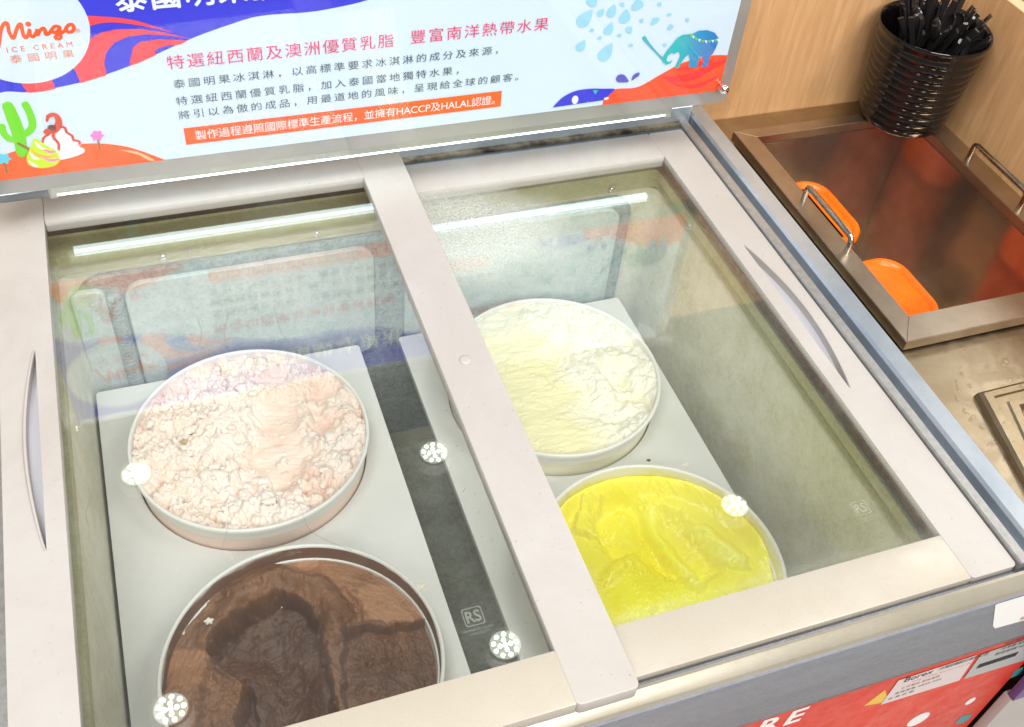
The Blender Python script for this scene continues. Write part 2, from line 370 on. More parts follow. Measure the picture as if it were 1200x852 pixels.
# frosted raised panels on the rear liner wall
def rounded(x0, x1, z0, z1, r, n=6):
    P = []
    for cx, cz, a0 in ((x1 - r, z1 - r, 0), (x0 + r, z1 - r, 90), (x0 + r, z0 + r, 180), (x1 - r, z0 + r, 270)):
        for k in range(n + 1):
            a = math.radians(a0 + 90 * k / n); P.append((cx + r * math.cos(a), cz + r * math.sin(a)))
    return P
def back_panel(x0, x1, z0, z1, r, y, th, mat, nm='frosted_panel'):
    return outline_solid(nm, rounded(x0, x1, z0, z1, r), [], th, mat, fz, lambda c: Vector((c.x, y - c.z, c.y)), .0015)
back_panel(.012, .735, -.47, -.074, .03, .0665, .006, M['liner_back'], 'rear_liner_panel')
back_panel(.064, .368, -.272, -.086, .022, .0595, .005, M['panel_frost'])
back_panel(.412, .715, -.272, -.086, .022, .0595, .005, M['panel_frost'])
back_panel(.004, .040, -.46, -.088, .01, .0585, .006, M['panel_frost'])
bm = bmesh.new()
tube_into(bm, [(.0505, .056, -.10), (.0515, .056, -.47)], .0085, 12)
for k in range(34): tube_into(bm, [(.0505, .056, -.105 - k * .006), (.0505, .056, -.108 - k * .006)], .0098, 12)
bmlink('drain_hose', bm, M['liner_back'], fz, 30)
# screws under the glass
for x, y in ((.115, .0625), (.30, .0625), (.52, .0625), (.70, .0625)):
    bm = bmesh.new(); bmesh.ops.create_uvsphere(bm, u_segments=12, v_segments=6, radius=.0045)
    for v in bm.verts: v.co = Vector((x + v.co.x, y + v.co.y * .4, -.057 + v.co.z))
    bmlink('screw', bm, M['chrome'], fz, 60)
# print on the red front
YP = -.6338
def pf(px, py): p = on(px, py, 1, -.6335); return (p.x, p.z)
def face_plate(name, P, y, mat, parent, th=.0004, label=None):
    """thin printed patch facing the front: P list of (x,z)"""
    bm = bmesh.new(); V = [Vector((a, b, 0)) for a, b in P]
    vs = [bm.verts.new((a, y, b)) for a, b in P]
    for t in tessellate_polygon([V]):
        try: bm.faces.new([vs[i] for i in t])
        except ValueError: pass
    for f in bm.faces:
        f.normal_update()
        if f.normal.y > 0: f.normal_flip()
    me = bpy.data.meshes.new(name); bm.to_mesh(me); bm.free(); return link(name, me, mat, parent, None, label)
face_plate('yellow_triangle', [pf(*p) for p in [(1012, 827), (1037, 808), (1041, 822)]], YP, M['yellow_print'], fr_panel)
def ell(cx, cz, rx, rz, rot=0, n=28):
    return [(cx + rx * math.cos(t) * math.cos(rot) - rz * math.sin(t) * math.sin(rot), cz + rx * math.cos(t) * math.sin(rot) + rz * math.sin(t) * math.cos(rot)) for t in [2 * PI * k / n for k in range(n)]]
c = pf(1076, 843); face_plate('white_dot', ell(c[0], c[1], .014, .016), YP, M['white_print'], fr_panel)
c = pf(1137, 821.5); face_plate('white_dot', ell(c[0], c[1], .0062, .0085), YP, M['white_print'], fr_panel)
c = pf(1151, 846); face_plate('white_dot', ell(c[0], c[1], .004, .005), YP, M['white_print'], fr_panel)
face_plate('teal_leaf', [pf(*p) for p in [(1118, 848), (1127, 839), (1139, 836), (1136, 842), (1128, 847)]], YP, M['teal_print'], fr_panel)
face_plate('teal_leaf', [pf(*p) for p in [(1183, 795), (1189, 786), (1199, 781), (1198, 789)]], YP, M['teal_print'], fr_panel)
FONT = None
def text_mesh(body, size, space=1., offset=0., shear=0.):
    cu = bpy.data.curves.new('t', 'FONT'); cu.body = body; cu.size = size; cu.space_character = space; cu.offset = offset; cu.shear = shear
    cu.resolution_u = 3
    o = bpy.data.objects.new('t', cu); COL.objects.link(o); bpy.context.view_layer.update()
    me = bpy.data.meshes.new_from_object(o.evaluated_get(bpy.context.evaluated_depsgraph_get()))
    bpy.data.objects.remove(o); bpy.data.curves.remove(cu); me.materials.clear(); return me
def text_on_front(name, body, x0, x1, z, h, y, mat, parent, offset=0., yscale=1., shear=0., label=None):
    """text on a plane facing the front; z = bottom of the glyphs, h = their height, stretched over x0..x1 by letter spacing"""
    me = text_mesh(body, 1, 1, 0, shear); co = np.array([v.co[:] for v in me.vertices]); H = co[:, 1].max() - co[:, 1].min(); size = h / H; w = (co[:, 0].max() - co[:, 0].min()) * size
    n = len(body); adv = w / n
    sp = 1 + ((x1 - x0) - w) / (max(n - 1, 1) * adv) if n > 1 else 1
    me = text_mesh(body, 1, max(sp, .5), offset / size, shear); co = np.array([v.co[:] for v in me.vertices])
    mn = co.min(0); mx = co.max(0); sx = (x1 - x0) / (mx[0] - mn[0]); sy = h / (mx[1] - mn[1])
    for v in me.vertices: v.co = Vector((x0 + (v.co.x - mn[0]) * sx, y, z + (v.co.y - mn[1]) * sy))
    return link(name, me, mat, parent, None, label)
a = pf(905, 852); b = pf(954, 836)
text_on_front('panel_lettering', 'RE', .578, .633, -.187, .031, YP, M['white_print'], fr_panel, .0012, shear=.1)
# stickers
def quad_px(name, pts, y, mat, parent, label=None): return face_plate(name, [(on(px, py, 1, y).x, on(px, py, 1, y).z) for px, py in pts], y, mat, parent, label=label)
stk = quad_px('label_sticker', [(1032, 826), (1053, 797.5), (1145, 767.5), (1124, 797.5)], -.6342, M['sticker'], fz, 'white maker label with black and red lettering')
Pq = lambda px, py, y: (on(px, py, 1, y).x, on(px, py, 1, y).z)
x0, z0 = Pq(1053, 803, -.6346); 
text_on_front('lettering', 'Borex', .748, .783, -.1725, .010, -.6346, M['ink'], stk)
text_on_front('lettering', '冷凍設備股份有限公司', .789, .852, -.171, .0075, -.6346, M['ink'], stk)
text_on_front('lettering', 'http://www.borex.com.tw', .762, .835, -.181, .0045, -.6346, M['ink_red'], stk)
text_on_front('lettering', '公司電話 服務專線', .752, .80, -.190, .005, -.6346, M['ink_red'], stk)
text_on_front('lettering', '保固服務 0800-000', .748, .806, -.200, .005, -.6346, M['ink'], stk)
text_on_front('lettering', '出廠日期', .744, .775, -.2095, .005, -.6346, M['ink'], stk)
stk2 = quad_px('rating_sticker', [(1129, 796), (1150, 767), (1200, 750), (1200, 774)], -.6342, M['sticker_grey'], fz, 'silver rating label with rows of black print and a barcode')
for i, (t_, xa, xb) in enumerate((('額定電壓 110V 60Hz', .868, .93), ('冷凍櫃 型號 SD-320', .868, .925), ('製造號碼 NX0221', .866, .92))):
    text_on_front('lettering', t_, xa, xb, -.160 - i * .0105, .0068, -.6346, M['ink'], stk2)
bm = bmesh.new(); x = .853
while x < .905:
    w = random.choice([.0006, .001, .0016]); abox(bm, x, x + w, -.6347, -.6344, -.2015, -.192); x += w + random.choice([.0006, .001])
bmlink('barcode', bm, M['ink'], stk2)
bm = bmesh.new(); 
st3 = quad_px('service_sticker', [(1169.5, 707.5), (1166.5, 709), (1163.5, 733), (1166, 736.5), (1236, 717), (1240, 686)], -.6459, M['white_print'], fz, 'white rounded service sticker on blue grey band')
a_ = on(1197, 724, 1, -.6464); text_on_front('lettering', '客服', a_.x, a_.x + .016, a_.z + .006, .007, -.6464, M['ink'], st3); text_on_front('lettering', '報修', a_.x, a_.x + .016, a_.z - .006, .007, -.6464, M['ink_red'], st3)

# ================================================================== LIDS
def handle_outline(xs, xb, y0, y1, n=24):
    """crescent: straight side at xs, bulge to xb"""
    P = [(xs, y0)]
    for k in range(1, n): t = k / n; P.append((xs + (xb - xs) * math.sin(PI * t) ** .9, y0 + (y1 - y0) * t))
    P.append((xs, y1)); return P
def lid_frame(root, xl0, xl1, xr0, xr1, yf0, yf1, yb0, yb1, ztop, grip_side, th=.016, back_x=None):
    z0 = ztop - th
    sides = []
    for (a, b, side) in ((xl0, xl1, 'L'), (xr0, xr1, 'R')):
        hole = []
        if side == grip_side:
            xs, xb = ((a + .033, a + .021) if side == 'L' else (b - .0335, b - .0165))
            crescent = handle_outline(xs, xb, -.3835, -.1425)
            hole = [crescent]
        rr = .006
        outer = [(p[0], p[1]) for p in rounded(a, b, yf0, yb1, .0045, 3)]
        o = outline_solid('side_bar', outer, hole, th - .0024, M['lid_white'], root, lambda c, zt=ztop: Vector((c.x, c.y, zt - th / 2 + c.z)), .0012 if not hole else 0.0)
        if hole:
            # recess floor, sloping, and lip
            lipz = ztop - .0012
            bm = bmesh.new(); cr = handle_outline(xs, xb, -.3835, -.1425, 20)
            for k in range(1, len(cr) - 1):
                pass
            vs_in = [bm.verts.new((xs, p[1], ztop - .0125)) for p in cr]; vs_out = [bm.verts.new((p[0], p[1], ztop - .010)) for p in cr]
            mid = [bm.verts.new(((xs + p[0]) / 2, p[1], ztop - .0135)) for p in cr]
            for k in range(len(cr) - 1):
                for A, B in ((vs_in, mid), (mid, vs_out)):
                    try: bm.faces.new((A[k], A[k + 1], B[k + 1], B[k]))
                    except ValueError: pass
            bmesh.ops.remove_doubles(bm, verts=bm.verts, dist=1e-6)
            bmlink('grip_recess', bm, M['recess'], o, 60)
            sgn = -1 if side == 'L' else 1
            tube('grip_lip', [(p[0] + sgn * .0012, p[1], ztop - .0008) for p in smooth_pts([(x, y, 0) for x, y in handle_outline(xs, xb, -.3835, -.1425, 20)], 2)],
                 [.0005 + .0013 * math.sin(PI * min(1, max(0, k / 40))) ** .5 for k in range(41)], M['lid_white'], o, 8)
    return z0
def lid_bar(root, name, x0, x1, y0, y1, ztop, th=.0155, mat='lid_white'):
    # cross bar with a stepped inner edge
    return box(name, x0, x1, y0, y1, ztop - th, ztop, M[mat], root, .0016)
lidL = thing('sliding_lid', 'left sliding glass lid lying over the pink and chocolate tubs', 'lid', (.18, -.27, .008), 'white framed sliding lids')
lid_frame(lidL, -.0495, .0, .36, .4124, -.6395, -.5906, .0571, .1016, .0244, 'L')
lid_bar(lidL, 'rear_bar', .0003, .3597, .0571, .1013, .0240)
lid_bar(lidL, 'front_bar', .0003, .3597, -.6390, -.5906, .0240, mat='lid_warm_lit')
gl = box('glass_pane', -.003, .363, -.594, .060, .0175, .0200, M['glass_l'], lidL, 0)
lidR = thing('sliding_lid', 'right sliding glass lid, damp inside, over the white and yellow tubs', 'lid', (.6, -.27, -.016), 'white framed sliding lids')
lid_frame(lidR, .3705, .4085, .760, .8109, -.6221, -.5725, .0457, .1007, .0, 'R')
lid_bar(lidR, 'rear_bar', .4088, .7597, .0457, .1004, -.0004)
lid_bar(lidR, 'front_bar', .4088, .7597, -.6217, -.5725, -.0004, mat='lid_warm_lit')
box('glass_pane', .405, .763, -.576, .049, -.0071, -.0046, M['glass_r'], lidR, 0)
box('brown_seal', .3660, .3704, -.615, .095, -.012, .0005, M['seal'], lidR, .0008)
box('brown_seal', .7572, .7598, -.572, .045, -.0165, -.0095, M['seal'], lidR, .0004)
bm = bmesh.new(); lathe(bm, [(0, .0262), (.0045, .0260), (.0062, .0252), (.0066, .0244), (.0066, .0235)], .3862, -.2632, 28)
bmlink('round_plug', bm, M['plug'], lidL, 60)
# etched glass maker's mark
def etched(pane_root, cx, cy, z, s_):
    bm = bmesh.new()
    for a_ in range(2):
        P = rounded(-.010 + a_ * .001, .010 - a_ * .001, -.010 + a_ * .001, .010 - a_ * .001, .0025)
        if a_ == 0: O = P
        else: I = P
    A = [bm.verts.new((cx + x * s_, cy + y * s_, z)) for x, y in O]; B = [bm.verts.new((cx + x * s_, cy + y * s_, z)) for x, y in I]
    for k in range(len(A)): bm.faces.new((A[k], A[(k + 1) % len(A)], B[(k + 1) % len(A)], B[k]))
    bmlink('etched_frame', bm, M['etch'], pane_root)
    for body, x0, y0, w, h in (('RS', -.0075, -.0065, .015, .013), ('TEMPERED GLASS', -.016, -.0155, .032, .0025), ('CNS 2217', -.010, -.0195, .02, .0022)):
        me = text_mesh(body, 1, 1, .02 if body == 'RS' else 0); co = np.array([v.co[:] for v in me.vertices]); mn = co.min(0); mx = co.max(0)
        for v in me.vertices: v.co = Vector((cx + s_ * (x0 + (v.co.x - mn[0]) / (mx[0] - mn[0]) * w), cy + s_ * (y0 + (v.co.y - mn[1]) / (mx[1] - mn[1]) * h), z + .0001))
        link('etched_mark', me, M['etch'], pane_root)
etched(lidL, .306, -.541, .0205, .85)
etched(lidR, .7045, -.522, -.0042, .8)

# ================================================================== BOARDS, TUBS, ICE CREAM
ZB, ZR = -.235, -.19
TUBS = [('pink', .1745, -.1200, .1400), ('vanilla', .5625, -.1190, .1395), ('chocolate', .1755, -.4290, .1415), ('yellow', .5725, -.4270, .1430)]
def circ(cx, cy, r, n=72): return [(cx + r * math.cos(2 * PI * k / n), cy + r * math.sin(2 * PI * k / n)) for k in range(n)]
def shelf(x0, x1, tubs, label):
    o = outline_solid('shelf_board', rounded(x0, x1, -.578, .034, .004, 3), [circ(t[1], t[2], t[3] - .0035) for t in tubs], .010, M['board'], None, lambda c: Vector((c.x, c.y, ZB - .005 + c.z)), .0008)
    for s2 in (0,): pass
    tag(o, label, 'shelf', 'white plastic shelf boards inside the freezer'); return o
shelf(.003, .3405, [TUBS[0], TUBS[2]], 'white plastic board around the pink and chocolate tubs')
shelf(.397, .726, [TUBS[1], TUBS[3]], 'white plastic board around the white and yellow tubs')

# --- numpy noise
def vnoise(x, y, seed=0):
    xi = np.floor(x).astype(int); yi = np.floor(y).astype(int); xf = x - xi; yf = y - yi
    def h(i, j):
        n = (i * 374761393 + j * 668265263 + seed * 974634777) & 0x7fffffff; n = ((n ^ (n >> 13)) * 1274126177) & 0x7fffffff
        return ((n ^ (n >> 16)) & 0xffff) / 65535.
    u = xf * xf * xf * (xf * (xf * 6 - 15) + 10); v = yf * yf * yf * (yf * (yf * 6 - 15) + 10)
    return (h(xi, yi) * (1 - u) + h(xi + 1, yi) * u) * (1 - v) + (h(xi, yi + 1) * (1 - u) + h(xi + 1, yi + 1) * u) * v
def fbm(x, y, sc, oct_=5, seed=0, gain=.5):
    s_ = 0; a_ = 1; t = 0
    for k in range(oct_):
        s_ = s_ + a_ * vnoise(x * sc + 13.7 * k + 50, y * sc + 7.1 * k + 50, seed + k); t += a_; a_ *= gain; sc *= 2.03
    return s_ / t - .5
def worley(x, y, sc, seed=0):
    x = x * sc + 40; y = y * sc + 40; xi = np.floor(x).astype(int); yi = np.floor(y).astype(int); best = np.full(x.shape, 9.); second = best.copy()
    for i in (-1, 0, 1):
        for j in (-1, 0, 1):
            a_ = xi + i; b_ = yi + j
            n = (a_ * 73856093 ^ b_ * 19349663 ^ seed * 83492791) & 0x7fffffff; px = ((n * 1103515245 + 12345) & 0xffff) / 65535.; py = ((n * 69069 + 777) >> 3 & 0xffff) / 65535.
            d = np.hypot(a_ + px - x, b_ + py - y); second = np.where(d < best, best, np.minimum(second, d)); best = np.minimum(best, d)
    return best, second
def sst(x, a_, b_): t = np.clip((x - a_) / (b_ - a_), 0, 1); return t * t * (3 - 2 * t)
def gauss(u, v, cu, cv, su, sv, rot=0):
    c_, s_ = math.cos(rot), math.sin(rot); du = u - cu; dv = v - cv; a_ = (du * c_ + dv * s_) / su; b_ = (-du * s_ + dv * c_) / sv
    return np.exp(-(a_ * a_ + b_ * b_))
def cells(x, y, sc, seed=0):
    x = x * sc + 40; y = y * sc + 40; xi = np.floor(x).astype(int); yi = np.floor(y).astype(int); best = np.full(x.shape, 9.); second = best.copy(); idv = np.zeros(x.shape)
    for i in (-1, 0, 1):
        for j in (-1, 0, 1):
            a_ = xi + i; b_ = yi + j
            n = (a_ * 73856093 ^ b_ * 19349663 ^ seed * 83492791) & 0x7fffffff; px = ((n * 1103515245 + 12345) & 0xffff) / 65535.; py = ((n * 69069 + 777) >> 3 & 0xffff) / 65535.
            d = np.hypot(a_ + px - x, b_ + py - y); near = d < best; second = np.where(near, best, np.minimum(second, d)); best = np.where(near, d, best); idv = np.where(near, ((n * 22695477 + 1) >> 4 & 0xffff) / 65535., idv)
    return best, second, idv
def sdf(u, v, poly):
    u = u + fbm(u, v, 13, 4, 91, .6) * .07; v = v + fbm(u, v, 13, 4, 95, .6) * .07
    """signed distance to a polygon, positive inside"""
    P = np.array(poly, float); d = np.full(u.shape, 1e9); ins = np.zeros(u.shape, bool); n = len(P)
    for i in range(n):
        a_, b_ = P[i], P[(i + 1) % n]; e = b_ - a_; wx = u - a_[0]; wy = v - a_[1]
        t = np.clip((wx * e[0] + wy * e[1]) / (e @ e), 0, 1); d = np.minimum(d, np.hypot(wx - e[0] * t, wy - e[1] * t))
        c1 = (a_[1] > v) != (b_[1] > v); ins ^= c1 & (u < (b_[0] - a_[0]) * (v - a_[1]) / (b_[1] - a_[1] + 1e-12) + a_[0])
    return np.where(ins, d, -d)
def pline(u, v, pts):
    P = np.array(pts, float); d = np.full(u.shape, 1e9)
    for a_, b_ in zip(P[:-1], P[1:]):
        e = b_ - a_; wx = u - a_[0]; wy = v - a_[1]; t = np.clip((wx * e[0] + wy * e[1]) / (e @ e), 0, 1); d = np.minimum(d, np.hypot(wx - e[0] * t, wy - e[1] * t))
    return d
def popcorn(u, v, sc, seed, warp=.045):
    w1 = fbm(u, v, sc * 1.2, 3, seed + 3) * warp; w2 = fbm(u, v, sc * 1.2, 3, seed + 9) * warp
    f1, f2, fi = cells(u + w1, v + w2, sc, seed); r = .45 + .35 * fi
    return np.sqrt(np.clip(1 - (f1 / r) ** 2, 0, 1)) * (.35 + .65 * fi)
def h_pink(u, v):
    w1 = fbm(u, v, 4, 3, 3) * .22; w2 = fbm(u, v, 4, 3, 9) * .22
    lump = np.maximum(np.maximum(popcorn(u, v, 4.8, 2) * .018, popcorn(u + .13, v, 8, 12) * .018), popcorn(u, v, 14, 22) * .015)
    lump = lump + popcorn(u, v, 26, 32) * .0034 + fbm(u, v, 44, 2, 4, .5) * .0022 + fbm(u, v, 9, 3, 5) * .006
    s1 = sdf(u + w1 * .5, v + w2 * .5, [(-.12, -.62), (-.10, -.30), (.02, .0), (.06, .30), (.30, .45), (.52, .38), (.45, .05), (.50, -.30), (.22, -.62)])
    s2 = sdf(u + w1 * .4, v + w2 * .4, [(.50, .0), (.56, .40), (.74, .55), (.90, .40), (.88, .1), (.72, -.12), (.56, -.2)])
    s3 = sdf(u + w1, v + w2, [(.0, .62), (.1, .86), (.5, .76), (.5, .6), (.25, .55)])
    m1 = sst(s1, -.09, .09); m2 = sst(s2, -.08, .07); m3 = sst(s3, -.05, .06)
    sm = np.clip(np.maximum(np.maximum(m1, m2), m3) - .75 * sst(fbm(u, v, 5, 4, 77), .04, .20), 0, 1)
    base = -.021 + fbm(u, v, 2, 3, 1) * .012 + gauss(u, v, -.2, .2, .35, .35) * .010
    return base + 1.1 * lump * (1 - .97 * sm) - .002 * m1 - .003 * m2 + sm * (.004 + fbm(u, v, 5, 3, 8) * .008 + fbm(u * .35 + v * .2, v, 26, 3, 83, .6) * .002)
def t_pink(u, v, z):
    return np.clip(fbm(u, v, 4, 4, 71) * .9 + .18 + sst(z, -.006, -.024) * .42, 0, 1)  # pinker crevices and paler tops paint shade and highlights onto the lumps
def h_van(u, v):
    a_ = fbm(u, v, 5, 4, 21) * .13; b_ = fbm(u, v, 5, 4, 27) * .13; U = u + a_; V = v + b_
    right = sst(U + .15 * V, .0, .3)
    h = -.010 + fbm(u, v, 1.7, 2, 22) * .010
    f1, f2, fi = cells(U, V, 3.0, 12); g1, g2, gi = cells(U, V, 9, 15)
    h = h + right * ((fi - .4) * .008 * sst(f2 - f1, 0, .30) + popcorn(u, v, 9, 15) * .003)
    s1 = sdf(U, V, [(.44, -.02), (.60, .06), (.78, -.08), (.72, -.32), (.52, -.30)]); s2 = sdf(U, V, [(.28, -.52), (.55, -.34), (.86, -.38), (.84, -.60), (.52, -.72), (.26, -.68)]); s3 = sdf(U, V, [(.05, .1), (.14, .5), (.30, .45), (.22, .05)]); s4 = sdf(U, V, [(.1, -.55), (.24, -.2), (.34, -.4), (.26, -.66)])
    for s_, dp in ((s1, .014), (s2, .013), (s3, .006), (s4, .010)): h = h - dp * sst(s_, -.07, .07) * (1 - .4 * sst(s_, .05, .2))
    h = h + .006 * gauss(u, v, .40, -.26, .11, .13) + right * np.abs(fbm(u, v, 7, 3, 33)) * .007
    crust = sst(np.hypot(u, v), .86, .93); h = h + crust * sst(u, -.2, .3) * ((gi - .3) * .006)
    s5 = sdf(U, V, [(-1, .55), (.0, .62), (.6, .75), (.2, 1.1), (-1, 1.1)]); h = h + .004 * sst(s5, -.02, .03) + sst(s5, 0, .1) * np.abs(fbm(u, v, 6, 3, 35)) * .010
    return h + fbm(u, v, 30, 3, 24, .6) * (.0008 + .002 * right) + fbm(u, v, 2.5, 2, 26) * .006 + fbm(u * .3 + v * .15, v, 22, 3, 36, .6) * .0026 + np.clip(fbm(u, v, 7, 4, 37, .65) - .05, 0, 1) * .010
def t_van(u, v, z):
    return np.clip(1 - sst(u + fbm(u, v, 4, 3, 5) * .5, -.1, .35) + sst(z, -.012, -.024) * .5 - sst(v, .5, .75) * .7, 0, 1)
def h_yel(u, v):
    a_ = fbm(u, v, 3, 3, 41) * .12; b_ = fbm(u, v, 3, 3, 47) * .12; U = u + a_; V = v + b_
    h = -.031 + fbm(u, v, 1.6, 2, 42) * .010
    sc = sdf(U, V, [(-.32, .62), (-.22, .84), (.02, .9), (.28, .80), (.5, .55), (.62, .2), (.6, -.05), (.42, -.12), (.30, -.1), (.05, .12), (-.1, .28), (-.28, .30)])
    h = h - .018 * sst(sc, -.07, .08)
    tong = pline(U, V, [(.28, .72), (.24, .45), (.27, .2), (.30, -.14)]); h = h + .012 * (1 - sst(tong, .0, .12))
    rid = pline(U, V, [(.02, .72), (-.02, .45), (-.12, .28), (-.3, .15)]); h = h + .008 * (1 - sst(rid, .0, .16))
    s2 = sdf(U, V, [(.08, .16), (.2, .33), (.25, .05), (.2, -.1)]); h = h - .005 * sst(s2, -.05, .05)
    br = sdf(U, V, [(.52, .40), (.62, .36), (.82, .0), (.78, -.12), (.62, -.02)]); h = h + .012 * sst(br, -.06, .07)
    lb_ = sdf(U, V, [(-.5, .6), (-.3, .9), (-.1, .93), (-.24, .72), (-.32, .5)]); h = h + .010 * sst(lb_, -.02, .02)
    h = h + .004 * gauss(u, v, -.2, -.1, .2, .2) - .006 * gauss(u, v, -.12, -.28, .05, .05)
    rr_ = np.hypot(u, v); h = h + .016 * sst(rr_, .86, 1.) * sst(v + .6 * u, .2, .7)
    return h + fbm(u, v, 12, 3, 44) * .0022 + fbm(u + .3 * v * v, v * .12, 34, 3, 45, .6) * .0010 + np.clip(fbm(u, v, 9, 4, 55, .65) - .12, 0, 1) * .010
def t_yel(u, v, z):
    a_ = fbm(u, v, 3, 3, 41) * .12; b_ = fbm(u, v, 3, 3, 47) * .12
    br = sdf(u + a_, v + b_, [(.52, .40), (.62, .36), (.82, .0), (.78, -.12), (.62, -.02)])
    tong = pline(u + a_, v + b_, [(.28, .72), (.24, .45), (.27, .2), (.30, -.14)])
    return np.clip(.75 * sst(br, -.02, .03) + .55 * (1 - sst(tong, .02, .07)) + .35 * sst(-v, -.25, .3) + fbm(u, v, 4, 3, 49) * .5, 0, 1)
CH_HOL = [(-.62, .46), (-.48, .60), (-.34, .63), (-.24, .70), (-.05, .70), (.08, .62), (.18, .42), (.20, .1), (.16, -.4), (-.1, -.9), (-.6, -.8), (-.55, -.1), (-.44, .1), (-.60, .24)]
CH_LIGHT = [(-.1, 1.1), (.10, .86), (.34, .72), (.42, .5), (.44, .30), (.7, .25), (1.1, .17), (1.1, 1.1)]
def h_cho(u, v):
    a_ = fbm(u, v, 4, 4, 61) * .12; b_ = fbm(u, v, 4, 4, 67) * .12; U = u + a_; V = v + b_
    h = -.020 + fbm(u, v, 1.8, 3, 62) * .008
    s1 = sdf(U, V, CH_HOL); h = h - .030 * sst(s1, -.03, .04) - .016 * sst(s1, .05, .35)
    arch = pline(U, V, [(-.62, .50), (-.40, .78), (-.02, .86), (.24, .72), (.33, .45), (.30, .25)]); h = h + .012 * (1 - sst(arch, .0, .14))
    s2 = sdf(U, V, CH_LIGHT); h = h - .004 * sst(s2, -.04, .03)
    s3 = sdf(U, V, [(.36, .26), (.8, .22), (1.2, .12), (1.2, -1.2), (.2, -1.2), (.26, -.2)]); h = h - .018 * sst(s3, -.02, .03)
    s4 = sdf(U, V, [(-.62, .22), (-.80, .06), (-.8, -.5), (-.4, -.6), (-.4, .1)]); h = h - .016 * sst(s4, -.03, .04)
    crk = pline(u + a_ * 1.5, v + b_ * 1.5, [(.40, .66), (.46, .5), (.48, .34)]); h = h - .006 * (1 - sst(crk, .01, .05))
    rough = sst(s3, -.1, .1) + sst(s4, -.1, .1) + (1 - sst(np.abs(s1), .0, .1)) * .6 + (1 - sst(crk, .03, .12))
    g1, g2, gi = cells(U, V, 11, 25)
    h = h + np.clip(rough, 0, 1) * (np.abs(fbm(u + v * .4, v * .6, 6, 4, 66, .6)) * .012 + fbm(u, v, 34, 3, 68, .7) * .0022 + popcorn(u, v, 14, 26) * .004 * sst(fbm(u, v, 4, 2, 69), .0, .15))
    lump = gauss(u, v, .12, -.1, .09, .16) + .7 * gauss(u, v, .27, .35, .08, .12)
    pol = np.hypot(u + .02, v + .2); th = np.arctan2(v + .2, u + .02)
    return h + lump * .009 + fbm(u, v, 8, 3, 64) * .002 + fbm(pol * 1.6, th * .16, 26, 3, 88, .6) * .0018 + fbm(u, v, 60, 2, 89) * .0010 - np.clip(fbm(u, v, 10, 4, 87, .65) - .12, 0, 1) * .016
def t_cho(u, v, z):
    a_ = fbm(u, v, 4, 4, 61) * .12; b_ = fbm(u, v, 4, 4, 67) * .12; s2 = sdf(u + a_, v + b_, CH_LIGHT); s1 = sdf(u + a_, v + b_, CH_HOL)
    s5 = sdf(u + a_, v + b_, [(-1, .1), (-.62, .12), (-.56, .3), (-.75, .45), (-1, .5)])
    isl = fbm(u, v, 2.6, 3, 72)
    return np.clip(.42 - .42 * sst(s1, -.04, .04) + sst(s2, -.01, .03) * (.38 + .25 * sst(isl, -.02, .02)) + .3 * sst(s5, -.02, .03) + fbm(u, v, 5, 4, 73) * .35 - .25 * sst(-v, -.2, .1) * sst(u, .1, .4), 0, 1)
def cream(name, spec, hf, tf, mat, label, N=300):
    _, cx, cy, R = spec; Ri = R - .0042
    a_ = np.linspace(-1, 1, N); U, V = np.meshgrid(a_, a_)
    u = U * np.sqrt(1 - V * V / 2); v = V * np.sqrt(1 - U * U / 2)
    z = hf(u, v); ru = np.clip(np.hypot(u, v), 0, 1)
    z = np.minimum(z, .007 - .0105 * sst(ru, .90, .985))
    tone = tf(u, v, z)
    Rl = Ri + np.clip(z, -.08, 0) * .06
    co = np.stack([cx + u * Rl, cy + v * Rl, ZR + z], -1).reshape(-1, 3)
    i = np.arange(N * N).reshape(N, N); F = np.stack([i[:-1, :-1], i[:-1, 1:], i[1:, 1:], i[1:, :-1]], -1).reshape(-1, 4)
    me = bpy.data.meshes.new(name); me.vertices.add(N * N); me.vertices.foreach_set('co', co.ravel()); me.loops.add(F.size); me.loops.foreach_set('vertex_index', F.ravel())
    me.polygons.add(len(F)); me.polygons.foreach_set('loop_start', np.arange(0, F.size, 4)); me.polygons.foreach_set('loop_total', np.full(len(F), 4)); me.update(); me.validate()
    me.polygons.foreach_set('use_smooth', [True] * len(F))
    at = me.attributes.new('tone', 'FLOAT', 'POINT'); at.data.foreach_set('value', tone.ravel().astype(np.float32))
    o = link(name, me, mat); tag(o, label, 'ice cream'); return o
def cream_mat(name, stops, rough, sss, bump=.25, bsc=140, grain=.15, ssr=(.01, .006, .004)):
    """flavour patches and deeper colour in low spots come from the tone attribute, broken up by fine grain"""
    n = NT(name); at = n.n('ShaderNodeAttribute'); at.attribute_name = 'tone'
    f = n.noise(60, None, 6, .7); k = n.math('ADD', at.outputs['Fac'], n.math('MULTIPLY', n.math('SUBTRACT', f, .5), grain * 2)); col = n.ramp(k, stops)
    n.set(Base_Color=col, Roughness=rough); n.b.inputs['Subsurface Weight'].default_value = sss; n.b.inputs['Subsurface Radius'].default_value = ssr; n.b.inputs['Subsurface Scale'].default_value = 1
    g = n.noise(bsc, None, 5, .7); n.bump(g, bump, .0012); return n.m
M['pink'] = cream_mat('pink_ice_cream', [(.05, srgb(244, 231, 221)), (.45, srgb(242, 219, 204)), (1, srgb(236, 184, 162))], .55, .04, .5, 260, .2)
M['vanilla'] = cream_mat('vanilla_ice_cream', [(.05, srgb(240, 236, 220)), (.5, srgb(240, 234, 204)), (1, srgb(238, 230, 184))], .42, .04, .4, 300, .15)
M['yellow'] = cream_mat('yellow_sorbet', [(.0, srgb(247, 234, 0)), (.4, srgb(253, 247, 0)), (1, srgb(255, 252, 110))], .34, .0, .15, 200, .12)
